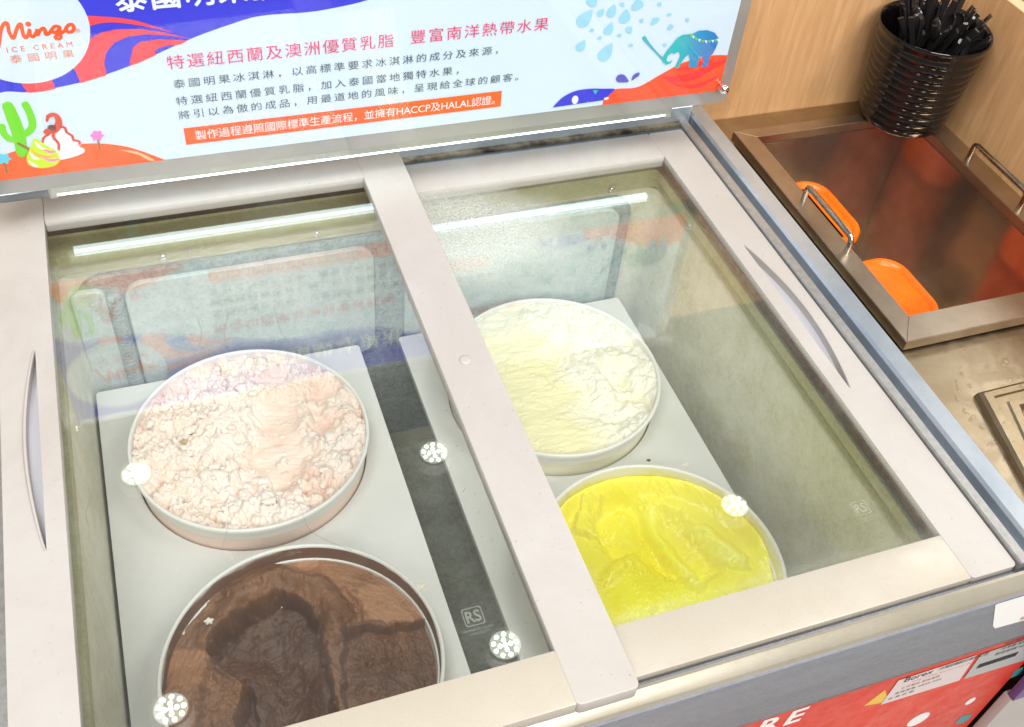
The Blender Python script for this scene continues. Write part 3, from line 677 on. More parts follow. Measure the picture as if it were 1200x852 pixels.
M['chocolate'] = cream_mat('chocolate_ice_cream', [(.0, srgb(88, 52, 26)), (.4, srgb(122, 80, 46)), (.7, srgb(150, 102, 64)), (1, srgb(184, 134, 94))], .5, .04, .5, 260, .2)
# tub walls: the inside is smeared with what the tub holds
def tub_mat(name, smear, lo, hi, side=None):
    n = NT(name); p = sep(n); f = n.noise(26, n.coord((1, 1, 2.5)), 6, .65, .4)
    k = n.maprange(n.math('ADD', p[2], n.math('MULTIPLY', f, .05)), lo + .025, hi + .025, 1, 0)
    n.set(Base_Color=n.mix(k, srgb(232, 231, 226), smear), Roughness=.55); return n.m
M['tub_pink'] = tub_mat('tub_inside_pink', srgb(250, 224, 210), -.215, -.190)
M['tub_van'] = tub_mat('tub_inside_vanilla', srgb(246, 242, 216), -.215, -.190)
M['tub_yel'] = tub_mat('tub_inside_yellow', srgb(238, 222, 70), -.213, -.192)
M['tub_cho'] = tub_mat('tub_inside_chocolate', srgb(124, 86, 60), -.196, -.184)
LAB = {'pink': 'tub of lumpy pink ice cream, rear left', 'vanilla': 'round white tub of pale vanilla ice cream at the rear right', 'chocolate': 'round white tub of chocolate ice cream with brown smears on its rim', 'yellow': 'round white tub of bright yellow ice cream at the front right'}
LAB['pink'] = 'round white tub of lumpy pale pink ice cream at the rear left'
insm = {'pink': 'tub_pink', 'vanilla': 'tub_van', 'chocolate': 'tub_cho', 'yellow': 'tub_yel'}
for nm, cx, cy, R in TUBS:
    t = thing('ice_cream_tub', LAB[nm], 'tub', (cx, cy, -.36), 'round white ice cream tubs')
    bm = bmesh.new(); lathe(bm, [(0, -.36), (R - .016, -.36), (R - .0135, -.355), (R - .0068, ZR - .022), (R - .0030, ZR - .020), (R - .0030, ZR - .013), (R - .0022, ZR - .006)], cx, cy, 96)
    bmlink('tub_wall', bm, M['tub'], t, 35)
    bm = bmesh.new(); lathe(bm, [(R - .0022, ZR - .006), (R, ZR - .0055), (R + .0004, ZR - .002), (R - .0004, ZR + .0002), (R - .0020, ZR + .0008), (R - .0036, ZR + .0), (R - .0042, ZR - .002)], cx, cy, 96)
    bmlink('rim', bm, M['tub'] if nm != 'chocolate' else M['tub'], t, 60)
    bm = bmesh.new(); lathe(bm, [(R - .0041, ZR - .002), (R - .0050, ZR - .02), (R - .012, -.352), (0, -.354)], cx, cy, 96)
    bmlink('inner_wall', bm, M[insm[nm]], t, 60)
for i, (nm, hf, lab) in enumerate((('pink', h_pink, 'pale pink ice cream, lumpy and crumbly with a smooth scooped groove'), ('vanilla', h_van, 'creamy pale yellow white vanilla ice cream with ragged scoop marks'), ('chocolate', h_cho, 'dark brown chocolate ice cream with a deep scooped hollow'), ('yellow', h_yel, 'bright yellow ice cream smoothed in curved furrows'))):
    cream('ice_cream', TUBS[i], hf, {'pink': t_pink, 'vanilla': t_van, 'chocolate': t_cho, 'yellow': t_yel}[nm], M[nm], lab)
bm = bmesh.new(); rq = random.Random(21)
nf = 0
while nf < 130:
    a1 = rq.random() * 6.283; rr1 = math.sqrt(rq.random()) * .93; uu = rr1 * math.cos(a1); vv = rr1 * math.sin(a1)
    if uu > .02 and uu < .5 and -.5 < vv < .35 and rq.random() < .93: continue
    if uu > .5 and -.1 < vv < .5 and rq.random() < .9: continue
    r_ = rq.choice((.0016, .0022, .003, .0042, .0058)) * rq.uniform(.8, 1.2); zz = float(h_pink(np.array([uu]), np.array([vv]))[0]); zz = min(zz, .004 - .006 * (rr1 > .85))
    q_ = bmesh.ops.create_icosphere(bm, subdivisions=2, radius=1.0); o1 = rq.random() * 9; ax = (rq.uniform(.7, 1.4), rq.uniform(.7, 1.2), rq.uniform(.45, .8))
    for v_ in q_['verts']:
        d_ = v_.co.normalized(); k_ = 1 + .25 * math.sin(d_.x * 4 + o1) * math.cos(d_.y * 5 + o1) + .14 * math.sin(9 * d_.z + 8 * d_.x + o1) + rq.uniform(-.07, .07)
        v_.co = Vector((TUBS[0][1] + uu * (TUBS[0][3] - .0045) + d_.x * r_ * k_ * ax[0], TUBS[0][2] + vv * (TUBS[0][3] - .0045) + d_.y * r_ * k_ * ax[1], ZR + zz + d_.z * r_ * k_ * ax[2] + r_ * .15))
    nf += 1
fk = bmlink('ice_cream_flakes', bm, M['pink'], None, 80); tag(fk, 'loose pale pink flakes strewn over the lumpy pink ice cream', 'ice cream', kind='stuff')
# crumbs lying on the boards
def crumb(x, y, r, mat, label, seed):
    bm = bmesh.new(); bmesh.ops.create_icosphere(bm, subdivisions=3, radius=r); rr = random.Random(seed); o_ = rr.random() * 9
    for v in bm.verts:
        d = v.co.normalized(); k = 1 + .28 * math.sin(d.x * 5 + o_) * math.cos(d.y * 4.3 + o_) + .12 * math.sin(d.z * 11 + d.x * 9 + o_)
        v.co = Vector((x + d.x * r * k * 1.1, y + d.y * r * k * .9, ZB + max(d.z * r * .55 * k, -.0001)))
    return tag(bmlink('ice_cream_crumb', bm, mat, None, 80), label, 'crumb', 'ice cream crumbs on the boards')
p = on(497, 688, 2, ZB); crumb(p.x - .004, p.y, .0058, M['vanilla'], 'small pale yellow crumb beside the chocolate tub', 1)
p = on(804, 545, 2, ZB); crumb(p.x, p.y, .0055, M['pink'], 'small pink crumb on the board behind the yellow tub', 2)
p = on(760, 540, 2, ZB); crumb(p.x, p.y, .0028, M['debris'], 'tiny brown crumb between the vanilla and yellow tubs', 3)
p = on(272, 655, 2, ZB); crumb(p.x, p.y, .003, M['pink'], 'tiny pale crumb in front of the pink tub', 4)
p = on(207, 667, 2, ZB); crumb(p.x, p.y, .0024, M['pink'], 'smallest pale crumb at the left of the chocolate tub', 5)
# white flecks in the chocolate, fruit piece in the pink
def fleck(cx, cy, z, r, mat, label, cat, seed):
    bm = bmesh.new(); bmesh.ops.create_icosphere(bm, subdivisions=3, radius=r); o_ = seed * 1.7
    for v in bm.verts:
        d = v.co.normalized(); k = 1 + .35 * math.sin(d.x * 4 + o_) * math.cos(d.y * 5 + o_); v.co = Vector((cx + d.x * r * k, cy + d.y * r * k * .8, z + d.z * r * .5 * k))
    return tag(bmlink('ice_cream_fleck' if cat == 'crumb' else 'fruit_piece', bm, mat, None, 80), label, cat)
def at_cream(px, py, spec, hf):
    p = on(px, py, 2, ZR - .02)
    for _ in range(12):
        u = (p.x - spec[1]) / spec[3]; v = (p.y - spec[2]) / spec[3]
        # invert the square-to-disc grid is not needed: heights are given on the disc
        z = float(hf(np.array([u]), np.array([v]))[0]); p = on(px, py, 2, ZR + z)
    return p
p = at_cream(245, 729, TUBS[2], h_cho); fleck(p.x, p.y, p.z + .001, .0045, M['vanilla'], 'white fleck on the chocolate ice cream, left of its hollow', 'crumb', 1)
p = at_cream(331, 711, TUBS[2], h_cho); fleck(p.x, p.y, p.z + .001, .0025, M['vanilla'], 'tiny white fleck in the hollow of the chocolate', 'crumb', 2)
p = at_cream(216, 519, TUBS[0], h_pink); fleck(p.x, p.y, p.z + .002, .0045, flat('olive_fruit', srgb(190, 168, 120), .5), 'olive brown fruit piece stuck in the pink ice cream', 'fruit', 3)
# debris on the floor gap and specks
bm = bmesh.new()
for k in range(70):
    x = random.uniform(.402, .44); y = random.gauss(-.20, .09); r = random.uniform(.0004, .0011)
    r_ = bmesh.ops.create_icosphere(bm, subdivisions=1, radius=r, matrix=Matrix.Translation((x, y, ZB + .0002)))
o = bmlink('dirt_specks', bm, M['debris']); tag(o, 'brown dirt specks on the white board beside the dark gap', 'dirt', kind='stuff')
# an ice scraper blade strip lying in the gap
# stray hairs on the left glass
hl = flat('hair_dark', srgb(118, 108, 92), .5)
for i, P in enumerate(([(101, 560), (105, 585), (101, 600), (104, 618)], [(231, 372), (236, 390), (232, 408)], [(321, 360), (326, 380), (334, 396), (345, 410)], [(268, 365), (263, 390), (266, 412)], [(353, 595), (362, 620), (385, 634), (412, 645)], [(268, 590), (266, 620), (259, 645)])):
    pts = [on(px, py, 2, .0203) for px, py in P]
    o = tube('hair', smooth_pts([(q.x, q.y, .0203) for q in pts], 6), .00015, hl, None, 4)
    tag(o, ['thin dark hair near the left frame on the left glass', 'short hair over the rear wall of the left glass', 'hooked hair above the pink tub on the left glass', 'short straight hair above the pink tub left of the hooked one', 'long curved hair below the pink tub on the left glass', 'thin straight hair crossing the lower rim of the pink tub'][i], 'hair', 'stray hairs on the left glass')
pts = [on(px, py, 2, -.0044) for px, py in [(664, 372), (670, 400), (675, 430), (690, 455)]]
tag(tube('hair', smooth_pts([(q.x, q.y, -.0044) for q in pts], 6), .00015, flat('hair_brown', srgb(160, 134, 104), .5), None, 4), 'fine brown hair on the right glass over the vanilla ice cream', 'hair')

# ================================================================== SIGN
YS = .0454
sg = thing('advertisement_sign', 'printed ice cream shop sign under clear acrylic behind the lids', 'sign', (.4, YS, .06))
box('backing_board', -.048, .8315, YS + .001, YS + .006, .0735, .338, flat('silver_backing_board', srgb(172, 172, 170), .3, .35), sg, .0006)
M['poster'] = flat('poster_paper', srgb(206, 225, 242), .5)
poster = box('poster', -.0302, .8155, YS - .0001, YS + .0008, .0925, .330, M['poster'], sg, 0)
LAYER = [0]
def pp(px, py): p = on(px, py, 1, YS); return (p.x, p.z)
def plane_y(k): return YS - .0003 - .0003 * k
def patch(name, pxs, k, mat, smooth=True, metric=False):
    P = [(p if metric else pp(*p)) for p in pxs]
    if smooth: P = [(q.x, q.y) for q in smooth_pts([(a, b, 0) for a, b in P], 6, True)]
    return face_plate(name, P, plane_y(k), mat, poster)
def z5(L, ox=0, oy=0, s_=5.4545): return [(ox + x / s_, oy + y / s_) for x, y in L]
def stroke(name, pxs, w, k, mat, smooth=True):
    P = [(*pp(*p),) for p in pxs]; P = [Vector((a, plane_y(k), b)) for a, b in P]
    if smooth: P = smooth_pts(P, 6)
    bm = bmesh.new(); n = len(P)
    if not isinstance(w, (list, tuple)): w = [w] * n
    else: w = [float(np.interp(i / (n - 1), np.linspace(0, 1, len(w)), w)) for i in range(n)]
    tube_into(bm, P, w, 8, False, 1, .05)
    for e, r in ((P[0], w[0]), (P[-1], w[-1])):       # round ends
        q = bmesh.ops.create_icosphere(bm, subdivisions=2, radius=r)
        for v in q['verts']: v.co = Vector((v.co.x + e.x, e.y + v.co.y * .05, v.co.z + e.z))
    return bmlink(name, bm, mat, poster, 80)
C_ = lambda n, *c: flat(n, srgb(*c), .5)
BL, RD, OR = C_('print_blue', 54, 56, 214), C_('print_red', 244, 72, 84), C_('print_orange', 252, 96, 34)
TEAL, LBL, GRN, WH = C_('print_teal', 36, 146, 190), C_('print_light_blue', 150, 208, 232), C_('print_green', 112, 212, 20), C_('print_white', 228, 236, 242)
PK, INK, ORR, BRN, LIME, DRED, PUR = C_('print_pink', 222, 60, 110), C_('print_dark_text', 70, 84, 96), C_('print_logo_orange', 236, 88, 30), C_('print_brown', 140, 110, 60), C_('print_lime', 196, 232, 20), C_('print_sauce', 206, 66, 38), C_('print_purple', 88, 84, 190)
LPK = C_('print_soft_pink', 240, 130, 200); RED2 = C_('print_deep_red', 238, 54, 60); TRQ = C_('print_turquoise', 40, 190, 190); WHS = C_('print_white_shade', 226, 214, 230)
# blue wave across the top
curve = [(0, 108.6), (36, 107.5), (90, 97.5), (125, 86.7), (161, 73.5), (222, 46), (269, 28.7), (305, 18.6), (358, 14.3), (387, 10), (430, 0)]
cv = [(-.0302, .1755)] + [pp(*p) for p in curve]
ex = cv[-1]
cv += [(ex[0] + .03, ex[1] + .012), (ex[0] + .09, ex[1] + .040), (ex[0] + .15, .322), (ex[0] + .18, .330)]
cs = [(q.x, min(q.y, .33)) for q in smooth_pts([(a, b, 0) for a, b in cv], 5)]
face_plate('blue_wave', cs + [(-.0302, .33)], plane_y(0), BL, poster)
patch('red_stripe', z5([(500, 103), (640, 103), (760, 112), (900, 138), (1110, 207), (1000, 180), (900, 162), (750, 143), (640, 147), (520, 175)]), 1, RD)
patch('red_stripe', z5([(560, 260), (600, 231), (650, 205), (750, 184), (900, 184), (1050, 207), (1220, 246), (1050, 221), (930, 217), (820, 232), (730, 270), (680, 330), (665, 400), (683, 478), (515, 530), (488, 465), (450, 400)]), 1, RD, False)
patch('red_stripe', z5([(832, 420), (832, 380), (845, 335), (850, 300), (900, 265), (1000, 250), (1100, 250), (1200, 258), (1150, 284), (1070, 288), (1010, 305), (990, 330), (995, 351), (900, 395)]), 1, RD, False)
patch('red_stripe', z5([(110, 490), (200, 480), (330, 505), (355, 567), (270, 583), (180, 591), (150, 555)]), 1, RD, False)
face_plate('logo_oval', ell(.0325, .2585, .0605, .0580, 0, 56), plane_y(2), WH if False else C_('print_oval', 208, 224, 240), poster)
# script logo, drawn as pen strokes
lw = .00175
stroke('logo_script', z5([(-12, 300), (-4, 260), (5, 190), (28, 146), (48, 150), (58, 200), (84, 242), (100, 200), (118, 158), (134, 152), (142, 190), (152, 226), (168, 236), (182, 212), (188, 190)]), lw, 3, ORR)
stroke('logo_script', z5([(188, 190), (192, 218), (212, 230), (232, 205), (240, 185), (240, 222), (252, 196), (276, 176), (288, 192), (292, 214), (310, 212), (332, 186)]), lw, 3, ORR)
stroke('logo_script', z5([(378, 168), (352, 164), (332, 186), (346, 206), (372, 188), (380, 166), (384, 206), (388, 238), (366, 246), (354, 234), (372, 216), (404, 200), (424, 178)]), lw * .95, 3, ORR)
stroke('logo_script', z5([(436, 158), (422, 178), (434, 200), (462, 196), (472, 170), (456, 152), (436, 158)]), lw, 3, ORR)
c = pp(*z5([(180, 150)])[0]); face_plate('logo_dot', ell(c[0], c[1], .0026, .0026), plane_y(3), ORR, poster)
c = pp(*z5([(497, 192)])[0]); text_on_front('logo_registered', '®', c[0] - .0022, c[0] + .0022, c[1] - .002, .0042, plane_y(3), ORR, poster)
def text_px(name, body, a, b, h, k, mat, off=0., shear=0.):
    A = pp(*a); B = pp(*b); return text_on_front(name, body, A[0], B[0], (A[1] + B[1]) / 2, h, plane_y(k), mat, poster, off, shear=shear)
text_px('logo_text', 'ICE CREAM', z5([(48, 335)])[0], z5([(465, 293)])[0], .0055, 3, ORR)
text_px('logo_text', '泰國明果', z5([(72, 405)])[0], z5([(478, 362)])[0], .0088, 3, C_('print_logo_tan', 226, 130, 90))
text_on_front('title_text', '泰國明果頂級冰淇淋', pp(137, 10)[0], pp(137, 10)[0] + .284, .2665, .0265, plane_y(3), WH, poster)
for dx, dz, k in ((.0007, 0, 3.2), (-.0007, 0, 3.4), (0, .0007, 3.6), (0, -.0007, 3.8)): text_on_front('title_text', '泰國明果頂級冰淇淋', pp(137, 10)[0] + dx, pp(137, 10)[0] + .284 + dx, .2665 + dz, .0265, plane_y(k), WH, poster)
text_px('heading_text', '特選紐西蘭及澳洲優質乳脂', (197, 82), (461, 54), .0160, 2, PK)
text_px('heading_text', '豐富南洋熱帶水果', (481, 52), (642, 34), .0160, 2, PK)
text_px('body_text', '泰國明果冰淇淋，以高標準要求冰淇淋的成分及來源，', (204, 105), (583, 62), .0106, 2, INK)
text_px('body_text', '特選紐西蘭優質乳脂，加入泰國當地獨特水果，', (207, 123.5), (537, 87), .0106, 2, INK)
text_px('body_text', '將引以為傲的成品，用最道地的風味，呈現給全球的顧客。', (210, 141), (607, 93), .0106, 2, INK)
A = pp(215, 151); B = pp(588, 105); zt = (A[1] + B[1]) / 2; Cc = pp(219, 170); zb = (Cc[1] + pp(590, 123)[1]) / 2
bar = face_plate('orange_bar', [(A[0], zb), (B[0], zb), (B[0], zt), (A[0], zt)], plane_y(2), OR, poster)
text_on_front('bar_text', '製作過程遵照國際標準生產流程，並擁有HACCP及HALAL認證。', pp(229, 160)[0], pp(580, 112)[0], zb + .0042, zt - zb - .0086, plane_y(3), WH, poster)
# orange hill and sweets, lower left
zb_ = .0925
hill = [pp(*q) for q in z5([(-60, 405), (0, 396), (60, 376), (130, 356), (300, 332), (500, 318), (640, 316), (780, 330), (900, 362), (1045, 416)], 0, 110)]
face_plate('orange_hill', [(-.0302, zb_)] + [(-.0302, hill[0][1])] + [(q.x, max(q.y, zb_)) for q in smooth_pts([(a, b, 0) for a, b in hill[1:]], 5)] + [(hill[-1][0] + .001, zb_)], plane_y(1), OR, poster)
patch('hill_streak', z5([(760, 357), (850, 362), (920, 385), (985, 420), (955, 422), (880, 385), (800, 365)], 0, 110), 2, C_('print_peach', 255, 190, 150))
stroke('cactus', z5([(50, 75), (85, 160), (120, 260), (140, 375)], 0, 110), [.0052, .0062, .0062, .0052], 2, GRN)
stroke('cactus', z5([(162, 65), (190, 120), (207, 180), (200, 220), (170, 248), (130, 262)], 0, 110), .0036, 2, GRN)
stroke('cactus', z5([(12, 205), (25, 250), (60, 285), (105, 288)], 0, 110), .0034, 2, GRN)
patch('soft_serve', z5([(310, 252), (280, 285), (275, 330), (310, 350), (290, 380), (340, 415), (430, 410), (530, 375), (535, 345), (500, 330), (505, 300), (460, 280), (440, 240), (395, 218), (365, 240), (350, 290)], 0, 110), 3, WH)
for i, L in enumerate(([(360, 300), (400, 290), (450, 268)], [(370, 330), (430, 320), (490, 295)], [(385, 362), (450, 350), (512, 322)], [(290, 300), (320, 300), (340, 292)], [(290, 335), (330, 338), (362, 325)])): stroke('serve_fold', z5(L, 0, 110), .0006, 4, WHS)
stroke('sauce', z5([(300, 168), (310, 138), (345, 128), (372, 155), (372, 195), (345, 225), (300, 235), (295, 245), (315, 252)], 0, 110), [.0012, .002, .0024, .003, .0036, .004, .003, .002, .001], 4, DRED)
stroke('sauce', z5([(380, 205), (415, 212), (425, 240), (460, 262), (470, 290), (505, 298), (508, 312)], 0, 110), .0013, 4, DRED)
stroke('sauce', z5([(350, 225), (340, 270), (372, 310), (375, 350)], 0, 110), .0014, 4, DRED)
stroke('sauce', z5([(310, 255), (280, 275), (272, 305)], 0, 110), .0012, 4, DRED)
c = pp(*z5([(330, 210)], 0, 110)[0]); face_plate('berry', ell(c[0], c[1], .004, .0034), plane_y(5), C_('print_berry', 90, 40, 44), poster)
stroke('cone_stick', z5([(118, 312), (185, 348)], 0, 110), .0015, 4, BRN, False)
patch('lime_swirl', z5([(215, 278), (205, 310), (185, 355), (170, 400), (178, 440), (215, 462), (270, 468), (340, 455), (380, 425), (380, 395), (355, 355), (320, 335), (290, 320), (245, 290)], 0, 110), 5, LIME)
for L, mt in (([(225, 300), (250, 330), (290, 350)], WH), ([(192, 370), (215, 400), (250, 410)], WH), ([(185, 420), (215, 448), (240, 452)], WH), ([(265, 340), (310, 362), (350, 362)], LPK), ([(275, 405), (330, 418), (378, 408)], LPK), ([(200, 345), (240, 382), (300, 395), (350, 388)], C_('print_salmon', 250, 170, 90))): stroke('swirl_stripe', z5(L, 0, 110), [.0006, .0018, .0008], 6, mt)
for cxy, colr, st in (((620, 262), LPK, [(622, 272), (632, 320), (640, 358)]), ((25, 410), C_('print_sky_tree', 90, 200, 232), [(28, 430), (36, 465), (44, 500)])):
    stroke('candy_tree_trunk', z5(st, 0, 110), .0010, 3, BRN)
    cx_, cy_ = cxy
    patch('candy_tree', z5([(cx_ + (40 + 7 * math.cos(6 * t)) * math.cos(t), cy_ + (30 + 6 * math.cos(6 * t)) * math.sin(t)) for t in [2 * PI * k / 30 for k in range(30)]], 0, 110), 4, colr)
# right: hill, elephant, drops
z7 = lambda L: [(620 + x / 4.615, y / 4.615) for x, y in L]
hr = [pp(*q) for q in z7([(400, 545), (430, 505), (470, 480), (560, 475), (620, 455), (700, 408), (790, 358), (850, 332), (980, 300), (1067, 297)])]
face_plate('red_hill', [(q.x, max(min(q.y, .33), zb_)) for q in smooth_pts([(a, b, 0) for a, b in hr], 5)] + [(.8155, hr[-1][1]), (.8155, zb_), (hr[0][0], zb_)], plane_y(1), C_('print_hill_red', 254, 84, 44), poster)
for L, w in (([(715, 415), (800, 425), (900, 405), (980, 360), (1050, 330)], [.0005, .0045, .006, .005, .003]), ([(740, 430), (830, 465), (930, 455), (1020, 410)], [.0005, .002, .003, .001]), ([(800, 375), (860, 362), (900, 350), (980, 330)], [.001, .004, .004, .002])): stroke('hill_wave', z7(L), w, 2, RED2)
bb = [pp(*q) for q in z7([(125, 580), (180, 525), (250, 490), (330, 478), (400, 478), (462, 480), (440, 505), (400, 540)])]
face_plate('blue_mound', [(q.x, max(q.y, zb_ + .0002)) for q in smooth_pts([(a, b, 0) for a, b in bb], 5)], plane_y(2), BL, poster)
c = pp(*z7([(247, 537)])[0]); face_plate('mound_spot', ell(c[0], c[1], .0042, .0060, .2), plane_y(3), WH, poster)
patch('mound_triangle', z7([(343, 485), (372, 485), (356, 508)]), 3, TRQ, False); patch('mound_triangle', z7([(310, 553), (316, 543), (324, 551)]), 3, TRQ, False)
c = pp(*z7([(416, 530)])[0]); face_plate('mound_spot', ell(c[0], c[1], .0034, .0018, 0), plane_y(3), WH, poster)
M['eleph'] = None
n = NT('print_elephant'); p = sep(n); n.set(Base_Color=n.ramp(n.maprange(p[0], .735, .805, 0, 1), [(0, srgb(40, 184, 190)), (.45, srgb(36, 150, 200)), (1, srgb(34, 122, 200))]), Roughness=.5); EL = n.m
patch('elephant', z7([(878, 182), (915, 164), (960, 160), (1002, 174), (1024, 206), (1015, 242), (992, 288), (978, 300), (966, 345), (954, 360), (928, 357), (941, 328), (936, 302), (918, 312), (910, 350), (904, 365), (862, 360), (860, 345), (868, 318), (860, 290), (842, 308), (815, 345), (804, 368), (786, 363), (800, 335), (815, 300), (808, 276), (782, 290), (768, 284), (748, 300), (740, 322), (752, 334), (768, 326), (774, 318), (764, 340), (738, 347), (719, 332), (718, 312), (745, 270), (775, 235), (800, 202), (832, 185)]), 3, EL, False)
stroke('paddle', z7([(620, 202), (645, 235), (690, 285), (722, 318)]), [.0024, .0016, .0011, .0014], 3, C_('print_paddle', 60, 176, 196))
gp = [(872, 186), (885, 196), (900, 206), (918, 214), (936, 219), (954, 222), (972, 222), (990, 219), (1006, 215), (1018, 212)]
for i, (x, y) in enumerate(gp): patch('garland_flag', z7([(x - 7, y - 7), (x + 8, y - 5), (x + 1, y + 11)]), 4, WH if i % 2 else GRN, False)
def drop(px, py, w, l, ang, mt, k=2):
    cx_, cz = pp(px, py); P = []
    for i in range(20):
        t = 2 * PI * i / 20; x = w * math.sin(t) * math.sin(t / 2) ** 1.1 * 1.2; y = -l * -math.cos(t) * .5
        P.append((cx_ + x * math.cos(ang) - y * math.sin(ang), cz + x * math.sin(ang) + y * math.cos(ang)))
    face_plate('rain_drop', P, plane_y(k), mt, poster)
for x, y, w, l, a in ((305, 95, .010, .024, -.65), (388, 65, .005, .010, -.7), (448, 55, .007, .016, -.25), (518, 85, .0085, .018, 0), (585, 22, .009, .014, .2), (343, 4, .009, .012, -.6), (433, 152, .007, .016, -.3), (541, 157, .0065, .008, -.7), (283, 243, .007, .015, -.5), (418, 278, .010, .025, -.5), (678, 110, .007, .009, .6), (763, 143, .005, .008, .3), (705, 20, .004, .005, -.4), (757, 76, .004, .004, 0), (855, 104, .0036, .0045, -.4), (733, 240, .0036, .0045, -.4), (338, 160, .0036, .004, 0), (381, 201, .0034, .004, 0), (488, 187, .0036, .004, -.4), (549, 242, .0038, .0042, 0), (608, 109, .0036, .005, -.6), (503, 22, .0045, .005, -.6)):
    drop(*z7([(x, y)])[0], w * .95, l, a, LBL)
patch('splash', z7([(468, 425), (480, 405), (505, 400), (522, 412), (537, 440), (505, 444), (478, 442)]), 2, PUR)
patch('splash', z7([(553, 434), (560, 408), (580, 393), (596, 392), (592, 408), (575, 420)]), 2, PUR)
# clear sheet, held by chrome caps
outline_solid('acrylic_sheet', rounded(-.065, .8455, .0665, .352, .007), [], .003, M['acrylic'], sg, lambda c: Vector((c.x, YS - .0060 + c.z, c.y)), 0)
for bx, bz in ((.8150, .1015), (-.0318, .1005), (-.0318, .323), (.8150, .323)):
    bm = bmesh.new(); lathe(bm, [(0, -.0110), (.0035, -.0104), (.0056, -.0085), (.0064, -.005), (.0064, 0)], 0, 0, 24)
    for v in bm.verts: v.co = Vector((bx + v.co.x, YS - .0076 + v.co.z, bz + v.co.y))
    bmlink('mounting_cap', bm, M['chrome'], sg, 60)
# light bar under the sign
lb = thing('led_light_bar', 'lit slim LED light bar fixed under the acrylic sign', 'light', (.385, .058, .05))
extrude_profile('housing', [(.0515, .0620), (.0515, .0735), (.054, .0765), (.066, .0765), (.066, .0620)], 'x', .0155, .757, M['led_body'], lb)
extrude_profile('diffuser', [(.0518, .0618), (.0520, .0596), (.0535, .0580), (.0590, .0575), (.0608, .0590), (.0612, .0618)], 'x', .022, .750, M['led'], lb)
for x in (.0135, .7505): box('end_cap', x, x + .0085, .0513, .0665, .0560, .0770, M['led_body'], lb, .0025)
for x in (.08, .69): box('bracket', x, x + .014, .0662, .1300, .0660, .0720, M['led_body'], lb, .001); box('bracket_foot', x, x + .014, .1210, .1300, .0236, .0658, M['led_body'], lb, .001)
# posts carrying the sign
for x in (.03, .74): box('post', x, x + .02, YS + .0065, YS + .0125, .078, .30, M['alu'], sg, .001)
for x in (.03, .74): box('support_arm', x, x + .02, YS + .0130, .1320, .16, .172, M['alu'], sg, .001)

# ================================================================== COUNTER, SINK
ZC = -.018
# brown gap strip between freezer and counter
ct = thing('steel_counter', 'brushed stainless steel counter beside the freezer, wet near its tray', 'counter', (1.05, -.2, -.9))
outer = [(.866, -.66), (1.45, -.66), (1.45, .133), (.866, .133)]
outline_solid('counter_top', outer, [[(.888, -.325), (1.182, -.325), (1.182, .066), (.888, .066)]], .004, M['wet_steel'], ct, lambda c: Vector((c.x, c.y, ZC - .002 + c.z)), 0)
box('edge_fold', .8635, .8675, -.66, .133, -.06, ZC + .008, M['steel'], ct, .0015)
box('counter_front', .941, 1.45, -.664, -.655, -.23, ZC - .001, M['steel'], ct, .002)
box('purple_trim', .941, 1.45, -.650, -.640, -.30, -.231, M['purple'], ct, .001)
box('white_cabinet_panel', .941, 1.45, -.648, -.636, -.95, -.302, M['lid_white'], ct, .001)
box('dark_joint', .858, .8630, -.64, .12, -.06, -.006, M['grime_rail'], fz, .001)
sk = thing('sink_insert', 'square steel drop-in bin with two handles, holding orange containers', 'sink', (1.03, -.13, -.26))
# mitred frame
def mitre(name, P, zt, zb, mat, parent):
    bm = bmesh.new(); A = [bm.verts.new((x, y, zt)) for x, y in P]; B = [bm.verts.new((x, y, zb)) for x, y in P]
    bm.faces.new(A); bm.faces.new(B[::-1])
    for i in range(4): bm.faces.new((A[i], A[(i + 1) % 4], B[(i + 1) % 4], B[i]))
    bmesh.ops.bevel(bm, geom=list(bm.edges), offset=.0008, segments=2, affect='EDGES')
    return bmlink(name, bm, mat, parent, 35)
O0, O1, P0, P1 = .8785, 1.193, -.340, .079; I0, I1, J0, J1 = .9065, 1.160, -.303, .0600
e = .0001
mitre('frame_bar', [(O0, P0), (I0, J0), (I0, J1), (O0, P1)], 0, -.014, M['steel_frame'], sk)
mitre('frame_bar', [(O0 + e, P0), (O1 - e, P0), (I1 - e, J0), (I0 + e, J0)], 0, -.014, M['steel_frame'], sk)
mitre('frame_bar', [(O1, P0), (O1, P1), (I1, J1), (I1, J0)], 0, -.014, M['steel_frame'], sk)
mitre('frame_bar', [(O0 + e, P1), (I0 + e, J1), (I1 - e, J1), (O1 - e, P1)], 0, -.014, M['steel_frame'], sk)
def basin_wall(name, a, b, z1=-.0145, z0=-.225):
    bm = bmesh.new(); vs = [bm.verts.new(p) for p in ((a[0], a[1], z1), (b[0], b[1], z1), (b[0], b[1], z0), (a[0], a[1], z0))]; bm.faces.new(vs)
    cx_ = (I0 + I1) / 2; cy_ = (J0 + J1) / 2
    out = Vector(((a[0] + b[0]) / 2 - cx_, (a[1] + b[1]) / 2 - cy_, 0)).normalized() * .0015
    if abs(out.x) > abs(out.y): out = Vector((math.copysign(.0015, out.x), 0, 0))
    else: out = Vector((0, math.copysign(.0015, out.y), 0))
    ex_ = bmesh.ops.extrude_face_region(bm, geom=bm.faces[:]); 
    for v in ex_['geom']:
        if isinstance(v, bmesh.types.BMVert): v.co += out
    return bmlink(name, bm, M['steel_basin'], sk)
g_ = .0002
basin_wall('basin_wall', (I0, J0), (I0, J1)); basin_wall('basin_wall', (I0 + g_, J1), (I1 - g_, J1)); basin_wall('basin_wall', (I1, J1), (I1, J0)); basin_wall('basin_wall', (I1 - g_, J0), (I0 + g_, J0))
